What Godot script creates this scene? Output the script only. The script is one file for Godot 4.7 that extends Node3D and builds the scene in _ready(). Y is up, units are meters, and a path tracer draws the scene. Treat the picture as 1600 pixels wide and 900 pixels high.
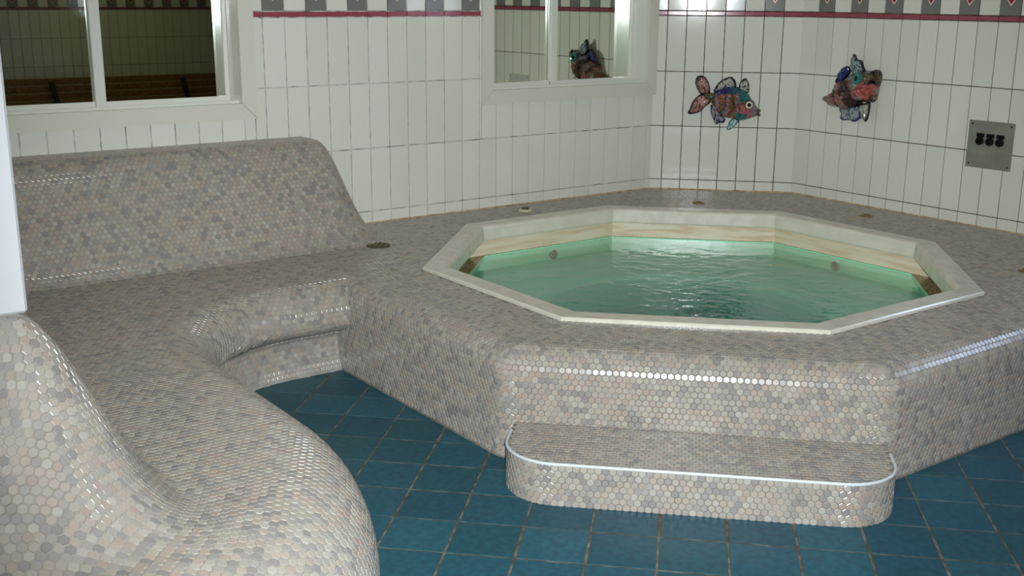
extends Node3D
# A tiled spa room: octagonal hot tub in a hex-tiled surround, wrapping hex-tiled bench, mirrored sliding windows.

const PIX_F := 1764.84            # focal length in pixels of a 1600 x 900 picture
const EYE := Vector3(0.0286, 1.5427, 3.0644)
const Q := 0.70710678
const DECK := 0.392               # height of deck and seat
const OC := Vector3(0.0823, 0.0, -2.0244)   # centre of the octagon
const COPING_AP := 1.1526
const OUTER_AP := 1.53
const TW := 0.1121                # wall tile pitch
const RP := 0.3255                # wall tile row pitch
const CORNER_L := Vector3(-0.191, 0.0, -3.8931)
const CORNER_R := Vector3(0.6691, 0.0, -3.8931)
const HEXP := 0.0225              # hex mosaic pitch
const CEIL := 2.6
const PLAT_T := 2.66              # the surround's left face, measured along the left wall

var rng := RandomNumberGenerator.new()
var M := {}
var hex_mesh: ArrayMesh
var hex_mats: Array = []
var hex_cols: Array = []
var hex_weights := [0.23, 0.20, 0.15, 0.13, 0.11, 0.10, 0.08]
var box_cache := {}
var cam: Camera3D

# ---------------------------------------------------------------- frames
func WL(t: float, h: float, d: float) -> Vector3:      # along left wall, height, distance from it
	return CORNER_L + Vector3(-Q, 0, Q) * t + Vector3(Q, 0, Q) * d + Vector3(0, h, 0)

func WR(t: float, h: float, d: float) -> Vector3:      # along right wall
	return CORNER_R + Vector3(Q, 0, Q) * t + Vector3(-Q, 0, Q) * d + Vector3(0, h, 0)

func to_wall(p: Vector3) -> Vector2:                   # world -> (t, d) of the left wall
	var r := p - CORNER_L
	return Vector2(-Q * r.x + Q * r.z, Q * r.x + Q * r.z)

# ---------------------------------------------------------------- mesh builder
class MB:
	var v := PackedVector3Array()
	var n := PackedVector3Array()
	var c := PackedColorArray()
	var i := PackedInt32Array()
	var uses_color := false
	func tri(a: Vector3, b: Vector3, d: Vector3) -> void:
		var k := v.size()
		var nn := (b - a).cross(d - a).normalized()
		v.append(a); v.append(b); v.append(d)
		n.append(nn); n.append(nn); n.append(nn)
		i.append(k); i.append(k + 2); i.append(k + 1)
	func tri3(a: Vector3, b: Vector3, d: Vector3, up: Vector3) -> void:
		if (b - a).cross(d - a).dot(up) > 0: tri(a, b, d)
		else: tri(a, d, b)
	func quad(a: Vector3, b: Vector3, d: Vector3, e: Vector3) -> void:
		var k := v.size()
		var nn := (d - a).cross(e - b).normalized()
		v.append(a); v.append(b); v.append(d); v.append(e)
		for _x in 4: n.append(nn)
		i.append(k); i.append(k + 2); i.append(k + 1)
		i.append(k); i.append(k + 3); i.append(k + 2)
	func grid(pts: Array, flip := false, closed := false, keep = null) -> void:
		# rows of equal length; smooth normals
		var k := v.size()
		var rows := pts.size()
		var cols: int = pts[0].size()
		for r in rows:
			for q in cols:
				var l: int = (q - 1 + cols) % cols if closed else maxi(q - 1, 0)
				var rr: int = (q + 1) % cols if closed else mini(q + 1, cols - 1)
				var dx: Vector3 = pts[r][rr] - pts[r][l]
				var dy: Vector3 = pts[mini(r + 1, rows - 1)][q] - pts[maxi(r - 1, 0)][q]
				var nn := dx.cross(dy)
				if flip: nn = -nn
				v.append(pts[r][q]); n.append(nn.normalized() if nn.length() > 1e-12 else Vector3.UP)
		for r in rows - 1:
			for q in (cols if closed else cols - 1):
				var q2: int = (q + 1) % cols
				if keep != null and not keep.call(r, q): continue
				var a := k + r * cols + q
				var b := k + r * cols + q2
				var d := k + (r + 1) * cols + q2
				var e := k + (r + 1) * cols + q
				if flip:
					i.append_array(PackedInt32Array([a, b, d, a, d, e]))
				else:
					i.append_array(PackedInt32Array([a, d, b, a, e, d]))
	func box(xf: Transform3D, size: Vector3, bev := 0.0) -> void:
		var h := size * 0.5
		var b := minf(bev, minf(h.x, minf(h.y, h.z)) * 0.9)
		var o := xf.origin
		var ax := [xf.basis.x, xf.basis.y, xf.basis.z]
		var hs := [h.x, h.y, h.z]
		for k in 3:
			var k1 := (k + 1) % 3
			var k2 := (k + 2) % 3
			for s in [-1.0, 1.0]:
				var cen: Vector3 = o + ax[k] * (hs[k] * s)
				var u: Vector3 = ax[k1] * (hs[k1] - b)
				var w: Vector3 = ax[k2] * (hs[k2] - b)
				if s > 0: quad(cen - u - w, cen + u - w, cen + u + w, cen - u + w)
				else: quad(cen - u + w, cen + u + w, cen + u - w, cen - u - w)
		if b <= 0.0: return
		for k in 3:
			var k1 := (k + 1) % 3
			var k2 := (k + 2) % 3
			for s1 in [-1.0, 1.0]:
				for s2 in [-1.0, 1.0]:
					var l: Vector3 = ax[k] * (hs[k] - b)
					var p1: Vector3 = o + ax[k1] * (hs[k1] * s1) + ax[k2] * ((hs[k2] - b) * s2)
					var p2: Vector3 = o + ax[k1] * ((hs[k1] - b) * s1) + ax[k2] * (hs[k2] * s2)
					_edge(p1, p2, l, ax[k1] * s1 + ax[k2] * s2)
		for sx in [-1.0, 1.0]:
			for sy in [-1.0, 1.0]:
				for sz in [-1.0, 1.0]:
					var pa: Vector3 = o + ax[0] * (hs[0] * sx) + ax[1] * ((hs[1] - b) * sy) + ax[2] * ((hs[2] - b) * sz)
					var pb: Vector3 = o + ax[0] * ((hs[0] - b) * sx) + ax[1] * (hs[1] * sy) + ax[2] * ((hs[2] - b) * sz)
					var pc: Vector3 = o + ax[0] * ((hs[0] - b) * sx) + ax[1] * ((hs[1] - b) * sy) + ax[2] * (hs[2] * sz)
					if (pb - pa).cross(pc - pa).dot(ax[0] * sx + ax[1] * sy + ax[2] * sz) > 0: tri(pa, pb, pc)
					else: tri(pa, pc, pb)
	func _edge(p1: Vector3, p2: Vector3, l: Vector3, out: Vector3) -> void:
		if (p2 - p1).cross(l).dot(out) > 0: quad(p1 - l, p2 - l, p2 + l, p1 + l)
		else: quad(p1 + l, p2 + l, p2 - l, p1 - l)
	func fan(poly: PackedVector3Array, up: Vector3) -> void:
		# convex polygon
		for k in range(1, poly.size() - 1):
			if (poly[k] - poly[0]).cross(poly[k + 1] - poly[0]).dot(up) > 0: tri(poly[0], poly[k], poly[k + 1])
			else: tri(poly[0], poly[k + 1], poly[k])
	func tube(path: Array, r: float, segs := 8) -> void:
		var rows := []
		for k in path.size():
			var dirv: Vector3 = (path[mini(k + 1, path.size() - 1)] - path[maxi(k - 1, 0)]).normalized()
			var up := Vector3.UP if absf(dirv.y) < 0.9 else Vector3.RIGHT
			var sx := dirv.cross(up).normalized()
			var sy := sx.cross(dirv).normalized()
			var row := []
			for s in segs:
				var a := TAU * s / segs
				row.append(path[k] + (sx * cos(a) + sy * sin(a)) * r)
			rows.append(row)
		grid(rows, false, true)
	func disc(cen: Vector3, nrm: Vector3, prof: Array, segs := 24) -> void:
		# lathe: prof = [radius, height along nrm]
		var up := Vector3.UP if absf(nrm.y) < 0.9 else Vector3.RIGHT
		var sx := nrm.cross(up).normalized()
		var sy := sx.cross(nrm).normalized()
		for k in prof.size() - 1:
			for s in segs:
				var a := TAU * s / segs
				var b := TAU * (s + 1) / segs
				var pa: Vector3 = cen + (sx * cos(a) + sy * sin(a)) * prof[k][0] + nrm * prof[k][1]
				var pb: Vector3 = cen + (sx * cos(b) + sy * sin(b)) * prof[k][0] + nrm * prof[k][1]
				var pc: Vector3 = cen + (sx * cos(b) + sy * sin(b)) * prof[k + 1][0] + nrm * prof[k + 1][1]
				var pd: Vector3 = cen + (sx * cos(a) + sy * sin(a)) * prof[k + 1][0] + nrm * prof[k + 1][1]
				if prof[k + 1][0] < 1e-6: tri3(pa, pb, pc, nrm)
				elif prof[k][0] < 1e-6: tri3(pa, pc, pd, nrm)
				else:
					var outv: Vector3 = (pa + pb + pc + pd) * 0.25 - cen
					var nn := (pc - pa).cross(pd - pb)
					if nn.dot(nrm) > 1e-9 or (absf(nn.dot(nrm)) <= 1e-9 and nn.dot(outv) > 0): quad(pa, pb, pc, pd)
					else: quad(pa, pd, pc, pb)
	func commit() -> ArrayMesh:
		var arr := []
		arr.resize(Mesh.ARRAY_MAX)
		arr[Mesh.ARRAY_VERTEX] = v
		arr[Mesh.ARRAY_NORMAL] = n
		if uses_color: arr[Mesh.ARRAY_COLOR] = c
		arr[Mesh.ARRAY_INDEX] = i
		var m := ArrayMesh.new()
		m.add_surface_from_arrays(Mesh.PRIMITIVE_TRIANGLES, arr)
		return m

# ---------------------------------------------------------------- nodes
var taken := {}
func numbered(called: String) -> String:
	if not taken.has(called):
		taken[called] = 0
		return called
	taken[called] += 1
	return "%s_%03d" % [called, taken[called]]

func obj(called: String, mesh: Mesh, m: Material, parent: Node = self) -> MeshInstance3D:
	var o := MeshInstance3D.new()
	o.mesh = mesh
	o.material_override = m
	if parent == self:
		o.name = numbered(called)
		add_child(o)
	else:
		o.name = called
		parent.add_child(o, true)
	return o

func thing(called: String, label: String, category: String, at := Vector3.ZERO, group := "") -> Node3D:
	var o := Node3D.new()
	o.name = numbered(called)
	add_child(o)
	o.position = at
	tag(o, label, category, group)
	return o

func tag(o: Node, label: String, category: String, group := "", kind := "") -> void:
	if label: o.set_meta("label", label)
	if category: o.set_meta("category", category)
	if group: o.set_meta("group", group)
	if kind: o.set_meta("kind", kind)

func structure(called: String, label: String, category := "") -> Node3D:
	var o := Node3D.new()
	o.name = called
	add_child(o)
	o.set_meta("kind", "structure")
	o.set_meta("label", label)
	if category: o.set_meta("category", category)
	return o

func mat(col: Color, rough := 0.5, metal := 0.0, spec := 0.5) -> StandardMaterial3D:
	var m := StandardMaterial3D.new()
	m.albedo_color = col
	m.roughness = rough
	m.metallic = metal
	m.metallic_specular = spec
	return m

func rgb(r: int, g: int, b: int) -> Color:
	return Color(r / 255.0, g / 255.0, b / 255.0)

func noise_tex(seed_: int, freq: float, cols: Array, offs: Array, size := 512, octaves := 4) -> NoiseTexture2D:
	var f := FastNoiseLite.new()
	f.seed = seed_
	f.frequency = freq
	f.fractal_octaves = octaves
	var g := Gradient.new()
	g.offsets = PackedFloat32Array(offs)
	g.colors = PackedColorArray(cols)
	var t := NoiseTexture2D.new()
	t.width = size
	t.height = size
	t.seamless = true
	t.noise = f
	t.color_ramp = g
	return t

func textured(m: StandardMaterial3D, t: Texture2D, scale: float) -> StandardMaterial3D:
	m.albedo_texture = t
	m.uv1_triplanar = true
	m.uv1_world_triplanar = true
	m.uv1_scale = Vector3.ONE * scale
	return m

# ---------------------------------------------------------------- camera, light
func setup() -> void:
	cam = Camera3D.new()
	cam.name = "camera"
	cam.fov = 28.609
	cam.near = 0.05
	cam.far = 60.0
	cam.position = EYE
	cam.rotation = Vector3(-0.254, 0.1524, 0.0076)
	add_child(cam)
	cam.make_current()
	var we := WorldEnvironment.new()
	we.name = "environment"
	var e := Environment.new()
	e.background_mode = Environment.BG_SKY
	var sky := Sky.new()
	var sm := ProceduralSkyMaterial.new()
	sm.sky_top_color = Color(0.72, 0.82, 1.0)
	sm.sky_horizon_color = Color(0.86, 0.91, 1.0)
	sm.ground_bottom_color = Color(0.35, 0.36, 0.36)
	sm.ground_horizon_color = Color(0.6, 0.62, 0.64)
	sm.sun_angle_max = 0.0
	sky.sky_material = sm
	e.sky = sky
	e.background_energy_multiplier = 20.0
	e.tonemap_mode = Environment.TONE_MAPPER_LINEAR
	e.tonemap_exposure = 1.0
	e.sdfgi_enabled = true
	e.ssao_enabled = true
	e.ssil_enabled = true
	e.volumetric_fog_enabled = true
	e.volumetric_fog_density = 0.0
	we.environment = e
	add_child(we)
	# the flash beside the camera's lens
	var fl := SpotLight3D.new()
	fl.name = "camera_flash"
	fl.light_color = Color(0.94, 0.975, 1.0)
	fl.light_energy = 20.0
	fl.light_size = 0.02
	fl.spot_range = 20.0
	fl.spot_attenuation = 2.0
	fl.spot_angle = 36.0
	fl.spot_angle_attenuation = 0.85
	fl.shadow_enabled = true
	add_child(fl)
	fl.position = EYE + cam.basis.x * 0.05 + cam.basis.y * 0.035
	fl.rotation = cam.rotation + Vector3(0.03, -0.03, 0)

func materials() -> void:
	# hex mosaic glazes
	var hc := [rgb(183, 176, 164), rgb(168, 164, 160), rgb(190, 173, 160), rgb(150, 148, 150), rgb(196, 192, 184), rgb(133, 131, 135), rgb(178, 158, 148)]
	for c0 in hc:
		var c: Color = (c0 as Color).lerp(rgb(176, 164, 146), 0.44).darkened(0.10)
		hex_mats.append(mat(c, 0.26, 0.0, 0.5))
		hex_cols.append(c)
	M.hex = mat(Color.WHITE, 0.26, 0.0, 0.5)
	M.hex.vertex_color_use_as_albedo = true
	M.hex_grout = textured(mat(Color.WHITE, 0.85), noise_tex(3, 0.02, [rgb(106, 97, 85), rgb(128, 119, 106), rgb(146, 138, 126)], [0.25, 0.5, 0.8]), 1.2)
	M.bench_grout = textured(mat(Color.WHITE, 0.8), noise_tex(4, 0.02, [rgb(132, 125, 114), rgb(152, 147, 138), rgb(166, 162, 154)], [0.25, 0.5, 0.8]), 1.2)
	# wall tile
	M.white = [mat(rgb(222, 220, 207), 0.06), mat(rgb(219, 218, 205), 0.065), mat(rgb(225, 222, 210), 0.055)]
	M.grey = [mat(rgb(128, 127, 120), 0.14), mat(rgb(120, 119, 113), 0.14)]
	M.band = mat(rgb(152, 74, 86), 0.1)
	M.diamond = mat(rgb(150, 22, 42), 0.15)
	M.diamond_edge = mat(rgb(226, 200, 186), 0.2)
	M.grout_left = textured(mat(Color.WHITE, 0.9), noise_tex(11, 0.035, [rgb(92, 86, 80), rgb(168, 165, 156), rgb(206, 206, 198)], [0.27, 0.4, 0.55]), 0.9)
	M.grout_right = textured(mat(Color.WHITE, 0.9), noise_tex(12, 0.035, [rgb(60, 46, 34), rgb(92, 78, 62), rgb(132, 120, 104)], [0.3, 0.55, 0.78]), 0.9)
	M.caulk = textured(mat(Color.WHITE, 0.6), noise_tex(13, 0.03, [rgb(150, 108, 62), rgb(196, 166, 118), rgb(205, 196, 170)], [0.3, 0.55, 0.8]), 1.0)
	# floor
	M.blue = []
	for c in [rgb(32, 90, 106), rgb(28, 84, 100), rgb(36, 95, 110), rgb(30, 87, 99)]:
		M.blue.append(textured(mat(c, 0.42, 0.0, 0.42), noise_tex(21, 0.05, [Color(0.86, 0.86, 0.86), Color(1, 1, 1)], [0.2, 0.8], 256), 2.3))
	M.floor_grout = textured(mat(Color.WHITE, 0.9), noise_tex(22, 0.03, [rgb(82, 68, 52), rgb(116, 101, 82), rgb(142, 130, 112)], [0.25, 0.55, 0.85]), 1.0)
	# paint, metal, mirrors
	M.paint = mat(rgb(216, 213, 196), 0.2)
	M.post = mat(rgb(190, 190, 190), 0.35)
	M.vinyl = mat(rgb(222, 221, 210), 0.14)
	M.mirror = mat(rgb(222, 228, 214), 0.015, 1.0)
	M.steel = textured(mat(rgb(164, 166, 156), 0.42, 0.55), noise_tex(31, 0.02, [Color(0.9, 0.9, 0.88), Color(1, 1, 1)], [0.2, 0.8], 256), 2.0)
	M.black = mat(rgb(12, 12, 13), 0.6, 0.0, 0.3)
	M.ceiling = mat(rgb(214, 212, 204), 0.8)
	M.plain = mat(rgb(190, 190, 182), 0.7)
	M.wood = textured(mat(Color.WHITE, 0.55), noise_tex(41, 0.03, [rgb(104, 70, 38), rgb(148, 104, 60), rgb(170, 124, 76)], [0.2, 0.5, 0.8]), 2.0)
	M.wood_dark = mat(rgb(58, 40, 26), 0.6)
	# tub
	M.coping = textured(mat(rgb(222, 216, 200), 0.2), noise_tex(51, 0.02, [Color(0.95, 0.945, 0.93), Color(1, 1, 1)], [0.25, 0.7]), 1.0)
	M.shell_wall = textured(mat(Color.WHITE, 0.25), noise_tex(52, 0.012, [rgb(210, 184, 150), rgb(224, 208, 178), rgb(228, 218, 196)], [0.25, 0.5, 0.8]), 1.3)
	M.shell_wall.uv1_scale = Vector3(0.5, 3.2, 0.5)
	M.shell = mat(rgb(162, 244, 204), 0.5)
	M.weir = textured(mat(Color.WHITE, 0.2), noise_tex(53, 0.08, [rgb(84, 66, 36), rgb(138, 118, 76), rgb(176, 160, 118)], [0.3, 0.5, 0.75], 256), 4.0)
	M.water = mat(Color(1, 1, 1, 0.03), 0.03, 0.0, 0.5)
	M.water.transparency = BaseMaterial3D.TRANSPARENCY_ALPHA
	M.brass = mat(rgb(150, 122, 62), 0.35, 0.6)
	M.cream = mat(rgb(206, 196, 160), 0.35)
	M.dark_grate = mat(rgb(66, 62, 44), 0.45)
	M.nosing = mat(rgb(206, 212, 212), 0.3, 0.0)
	M.glaze = mat(Color.WHITE, 0.12, 0.0, 0.6)
	M.glaze.vertex_color_use_as_albedo = true

# ---------------------------------------------------------------- wall tiles
func tile_mesh(w: float, h: float, thick: float, bev: float) -> Mesh:
	var key := "%d_%d_%d" % [roundi(w * 2000), roundi(h * 2000), roundi(thick * 5000)]
	if not box_cache.has(key):
		var b := MB.new()
		b.box(Transform3D(), Vector3(w, h, thick), bev)
		box_cache[key] = b.commit()
	return box_cache[key]

func subtract(r: Rect2, hole: Rect2) -> Array:
	if not r.intersects(hole): return [r]
	var out := []
	var e := r.end
	var he := hole.end
	if hole.position.x > r.position.x: out.append(Rect2(r.position, Vector2(hole.position.x - r.position.x, r.size.y)))
	if he.x < e.x: out.append(Rect2(Vector2(he.x, r.position.y), Vector2(e.x - he.x, r.size.y)))
	var x0 := maxf(r.position.x, hole.position.x)
	var x1 := minf(e.x, he.x)
	if hole.position.y > r.position.y: out.append(Rect2(Vector2(x0, r.position.y), Vector2(x1 - x0, hole.position.y - r.position.y)))
	if he.y < e.y: out.append(Rect2(Vector2(x0, he.y), Vector2(x1 - x0, e.y - he.y)))
	return out

# tiles on a plane: frame(t, h, d) -> world; axes; lines along the wall at off + k * TW
func tile_wall(parent: Node3D, frame: Callable, t0: float, t1: float, off: float, holes: Array, seen: Callable, base_y: float, top_y: float) -> void:
	var o: Vector3 = frame.call(0.0, 0.0, 0.0)
	var ax: Vector3 = frame.call(1.0, 0.0, 0.0) - o
	var an: Vector3 = frame.call(0.0, 0.0, 1.0) - o
	var bas := Basis(ax, Vector3.UP, an)
	if bas.determinant() < 0: bas = Basis(-ax, Vector3.UP, an)
	var rows := []   # y0, y1, kind
	var y := 1.1054 - RP * 3.0
	while y + RP < 1.44:
		rows.append([maxf(y, base_y), y + RP, "tile"])
		y += RP
	rows.append([1.4329, 1.4569, "band"])
	rows.append([1.4609, 1.6809, "border"])
	rows.append([1.685, 1.709, "band"])
	y = 1.713
	while y < top_y - 0.02:
		rows.append([y, minf(y + RP, top_y), "tile"])
		y += RP
	var far := {}   # key -> [mesh, material, transforms]
	var k0 := int(floor((t0 - off) / TW))
	var k1 := int(ceil((t1 - off) / TW))
	for row in rows:
		if row[1] - row[0] < 0.01: continue
		for k in range(k0, k1):
			var a := maxf(off + k * TW, t0)
			var b := minf(off + (k + 1) * TW, t1)
			if b - a < 0.006: continue
			var pieces := [Rect2(a, row[0], b - a, row[1] - row[0])]
			for hole in holes:
				var nxt := []
				for p in pieces: nxt.append_array(subtract(p, hole))
				pieces = nxt
			for p in pieces:
				var g := 0.0044
				var w: float = p.size.x - g
				var h: float = p.size.y - (g if row[2] == "tile" else 0.001)
				if w < 0.004 or h < 0.004: continue
				var cen: Vector2 = p.get_center()
				var thick := 0.008 if row[2] != "band" else 0.011
				var m: Material = M.white[absi(hash(Vector2i(k, int(row[0] * 100)))) % 3]
				if row[2] == "band": m = M.band
				elif row[2] == "border": m = M.grey[absi(k) % 2] if posmod(k, 2) == 1 else M.white[absi(k) % 3]
				var tilt := Basis(Vector3.UP, rng.randf_range(-0.0025, 0.0025)) * Basis(Vector3.RIGHT, rng.randf_range(-0.002, 0.002))
				var xf := Transform3D(bas * tilt, frame.call(cen.x, cen.y, thick * 0.5))
				var mesh := tile_mesh(w, h, thick, 0.0016)
				var called: String = {"tile": "wall_tile", "band": "red_strip_tile", "border": "border_tile"}[row[2]]
				if seen.call(cen.x, cen.y):
					var n := obj(called, mesh, m, parent)
					n.transform = xf
					if row[2] == "border" and posmod(k, 2) == 1 and w > 0.09:
						diamond(n, h)
				else:
					var key := str(mesh.get_instance_id()) + str(m.get_instance_id())
					if not far.has(key): far[key] = [mesh, m, []]
					far[key][2].append(xf)
	var mb_far := {}
	for key in far:   # tiles the photograph does not show, joined by material
		var m: Material = far[key][1]
		if not mb_far.has(m): mb_far[m] = SurfaceTool.new()
		for xf in far[key][2]: mb_far[m].append_from(far[key][0], 0, xf)
	for m in mb_far:
		var n := obj("more_wall_tiles", mb_far[m].commit(), m, parent)
		n.set_meta("kind", "stuff")

var diamond_mesh: Array = []
func diamond(tile: Node3D, _h: float) -> void:
	if diamond_mesh.is_empty():
		for s in [[0.047, 0.066, 0.0048], [0.040, 0.056, 0.0056]]:
			var b := MB.new()
			var p := [Vector3(0, -s[1], s[2]), Vector3(s[0], 0, s[2]), Vector3(0, s[1], s[2]), Vector3(-s[0], 0, s[2])]
			b.quad(p[0], p[1], p[2], p[3])
			for k in 4:
				var a: Vector3 = p[k]
				var c: Vector3 = p[(k + 1) % 4]
				b.quad(a - Vector3(0, 0, 0.003), c - Vector3(0, 0, 0.003), c, a)
			diamond_mesh.append(b.commit())
	obj("diamond_outline", diamond_mesh[0], M.diamond_edge, tile)
	obj("diamond", diamond_mesh[1], M.diamond, tile)

func slab(frame: Callable, t0: float, t1: float, y0: float, y1: float, thick: float, holes: Array) -> Mesh:
	var o: Vector3 = frame.call(0.0, 0.0, 0.0)
	var bas := Basis(frame.call(1.0, 0.0, 0.0) - o, Vector3.UP, frame.call(0.0, 0.0, 1.0) - o)
	var pieces := [Rect2(t0, y0, t1 - t0, y1 - y0)]
	for hole in holes:
		var nxt := []
		for p in pieces: nxt.append_array(subtract(p, hole))
		pieces = nxt
	var b := MB.new()
	for p in pieces:
		var c: Vector2 = p.get_center()
		b.box(Transform3D(bas, frame.call(c.x, c.y, -thick * 0.5)), Vector3(p.size.x, p.size.y, thick))
	return b.commit()

# a slider window: casing, jambs, two mirrored sashes
func mirror_window(called: String, label: String, t0: float, t1: float, y0: float, y1: float, mid: float, lean: float) -> void:
	var w := structure(called, label)
	var cw := 0.074
	var bas := Basis(Vector3(-Q, 0, Q), Vector3.UP, Vector3(-Q, 0, -Q))   # x along the wall, z into the wall
	if bas.determinant() < 0: bas = Basis(Vector3(-Q, 0, Q), Vector3.UP, Vector3(Q, 0, Q))
	# casing boards with mitred corners
	var o := [Vector2(t0 - cw, y0 - cw), Vector2(t1 + cw, y0 - cw), Vector2(t1 + cw, y1 + cw), Vector2(t0 - cw, y1 + cw)]
	var i := [Vector2(t0, y0), Vector2(t1, y0), Vector2(t1, y1), Vector2(t0, y1)]
	for k in 4:
		var b := MB.new()
		var j := (k + 1) % 4
		var e: float = 0.0006
		var sh: Vector2 = (o[j] - o[k]).normalized() * e
		var poly := [o[k] + sh, o[j] - sh, i[j] - sh, i[k] + sh]
		var f := []
		var g := []
		var cc: Vector2 = (poly[0] + poly[1] + poly[2] + poly[3]) / 4.0
		for p in poly:
			var pin: Vector2 = p + (cc - p).normalized() * 0.004
			f.append(WL(pin.x, pin.y, 0.026))
			g.append(p)
		b.quad(f[0], f[1], f[2], f[3])
		for q in 4:
			var q2 := (q + 1) % 4
			b.quad(WL(g[q].x, g[q].y, 0.022), WL(g[q2].x, g[q2].y, 0.022), f[q2], f[q])
			b.quad(WL(g[q].x, g[q].y, 0.0), WL(g[q2].x, g[q2].y, 0.0), WL(g[q2].x, g[q2].y, 0.022), WL(g[q].x, g[q].y, 0.022))
		obj("casing_board", b.commit(), M.paint, w)
	# reveal
	var dp := 0.17
	for side in 4:
		var b := MB.new()
		var a: Vector2 = i[side]
		var c: Vector2 = i[(side + 1) % 4]
		var m := (a + c) * 0.5
		var along := (c - a)
		var outw := Vector2(along.y, -along.x).normalized()
		var cen: Vector2 = m + outw * 0.008
		var sz := Vector3(absf(along.x) + 0.016 if absf(along.x) > 0.01 else 0.016, absf(along.y) if absf(along.y) > 0.01 else 0.016, dp)
		b.box(Transform3D(bas, WL(cen.x, cen.y, -dp * 0.5 + 0.002)), sz, 0.002)
		obj("jamb" if side % 2 == 1 else ("sill" if side == 0 else "head"), b.commit(), M.vinyl, w)
	# raised track along the sill
	var tr := MB.new()
	tr.box(Transform3D(bas, WL((t0 + t1) * 0.5, y0 + 0.006, -0.035)), Vector3(t1 - t0, 0.012, 0.006), 0.001)
	tr.box(Transform3D(bas, WL((t0 + t1) * 0.5, y0 + 0.006, -0.012)), Vector3(t1 - t0, 0.012, 0.006), 0.001)
	obj("track", tr.commit(), M.vinyl, w)
	# two sashes, one a little behind the other
	for s in 2:
		var a := t0 if s == 0 else mid - 0.025
		var c := mid + 0.025 if s == 0 else t1
		var dd := -0.128 if s == 0 else -0.143
		var fw := 0.026
		var sash := MB.new()
		var cm := (a + c) * 0.5
		sash.box(Transform3D(bas, WL(cm, y0 + fw * 0.5, dd)), Vector3(c - a, fw, 0.022), 0.003)
		sash.box(Transform3D(bas, WL(cm, y1 - fw * 0.5, dd)), Vector3(c - a, fw, 0.022), 0.003)
		var fa := 0.02 if s == 0 else 0.046     # slim stiles at the jambs, wide ones where the sashes meet
		var fc := 0.046 if s == 0 else 0.02
		sash.box(Transform3D(bas, WL(a + fa * 0.5, (y0 + y1) * 0.5, dd)), Vector3(fa, y1 - y0 - 0.001, 0.0225), 0.003)
		sash.box(Transform3D(bas, WL(c - fc * 0.5, (y0 + y1) * 0.5, dd)), Vector3(fc, y1 - y0 - 0.001, 0.0225), 0.003)
		var so := obj("sash", sash.commit(), M.vinyl, w)
		var pane := MB.new()
		pane.box(Transform3D(bas * Basis(Vector3.RIGHT, lean), WL(cm, (y0 + y1) * 0.5, dd - 0.006)), Vector3(c - a - 0.01, y1 - y0 - fw, 0.003))
		var po := obj("mirror_pane", pane.commit(), M.mirror, so)
		po.set_meta("label", "mirrored glass pane")
	var back := MB.new()
	back.box(Transform3D(bas, WL((t0 + t1) * 0.5, (y0 + y1) * 0.5, -dp)), Vector3(t1 - t0, y1 - y0, 0.01))
	obj("backing", back.commit(), M.plain, w)

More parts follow.
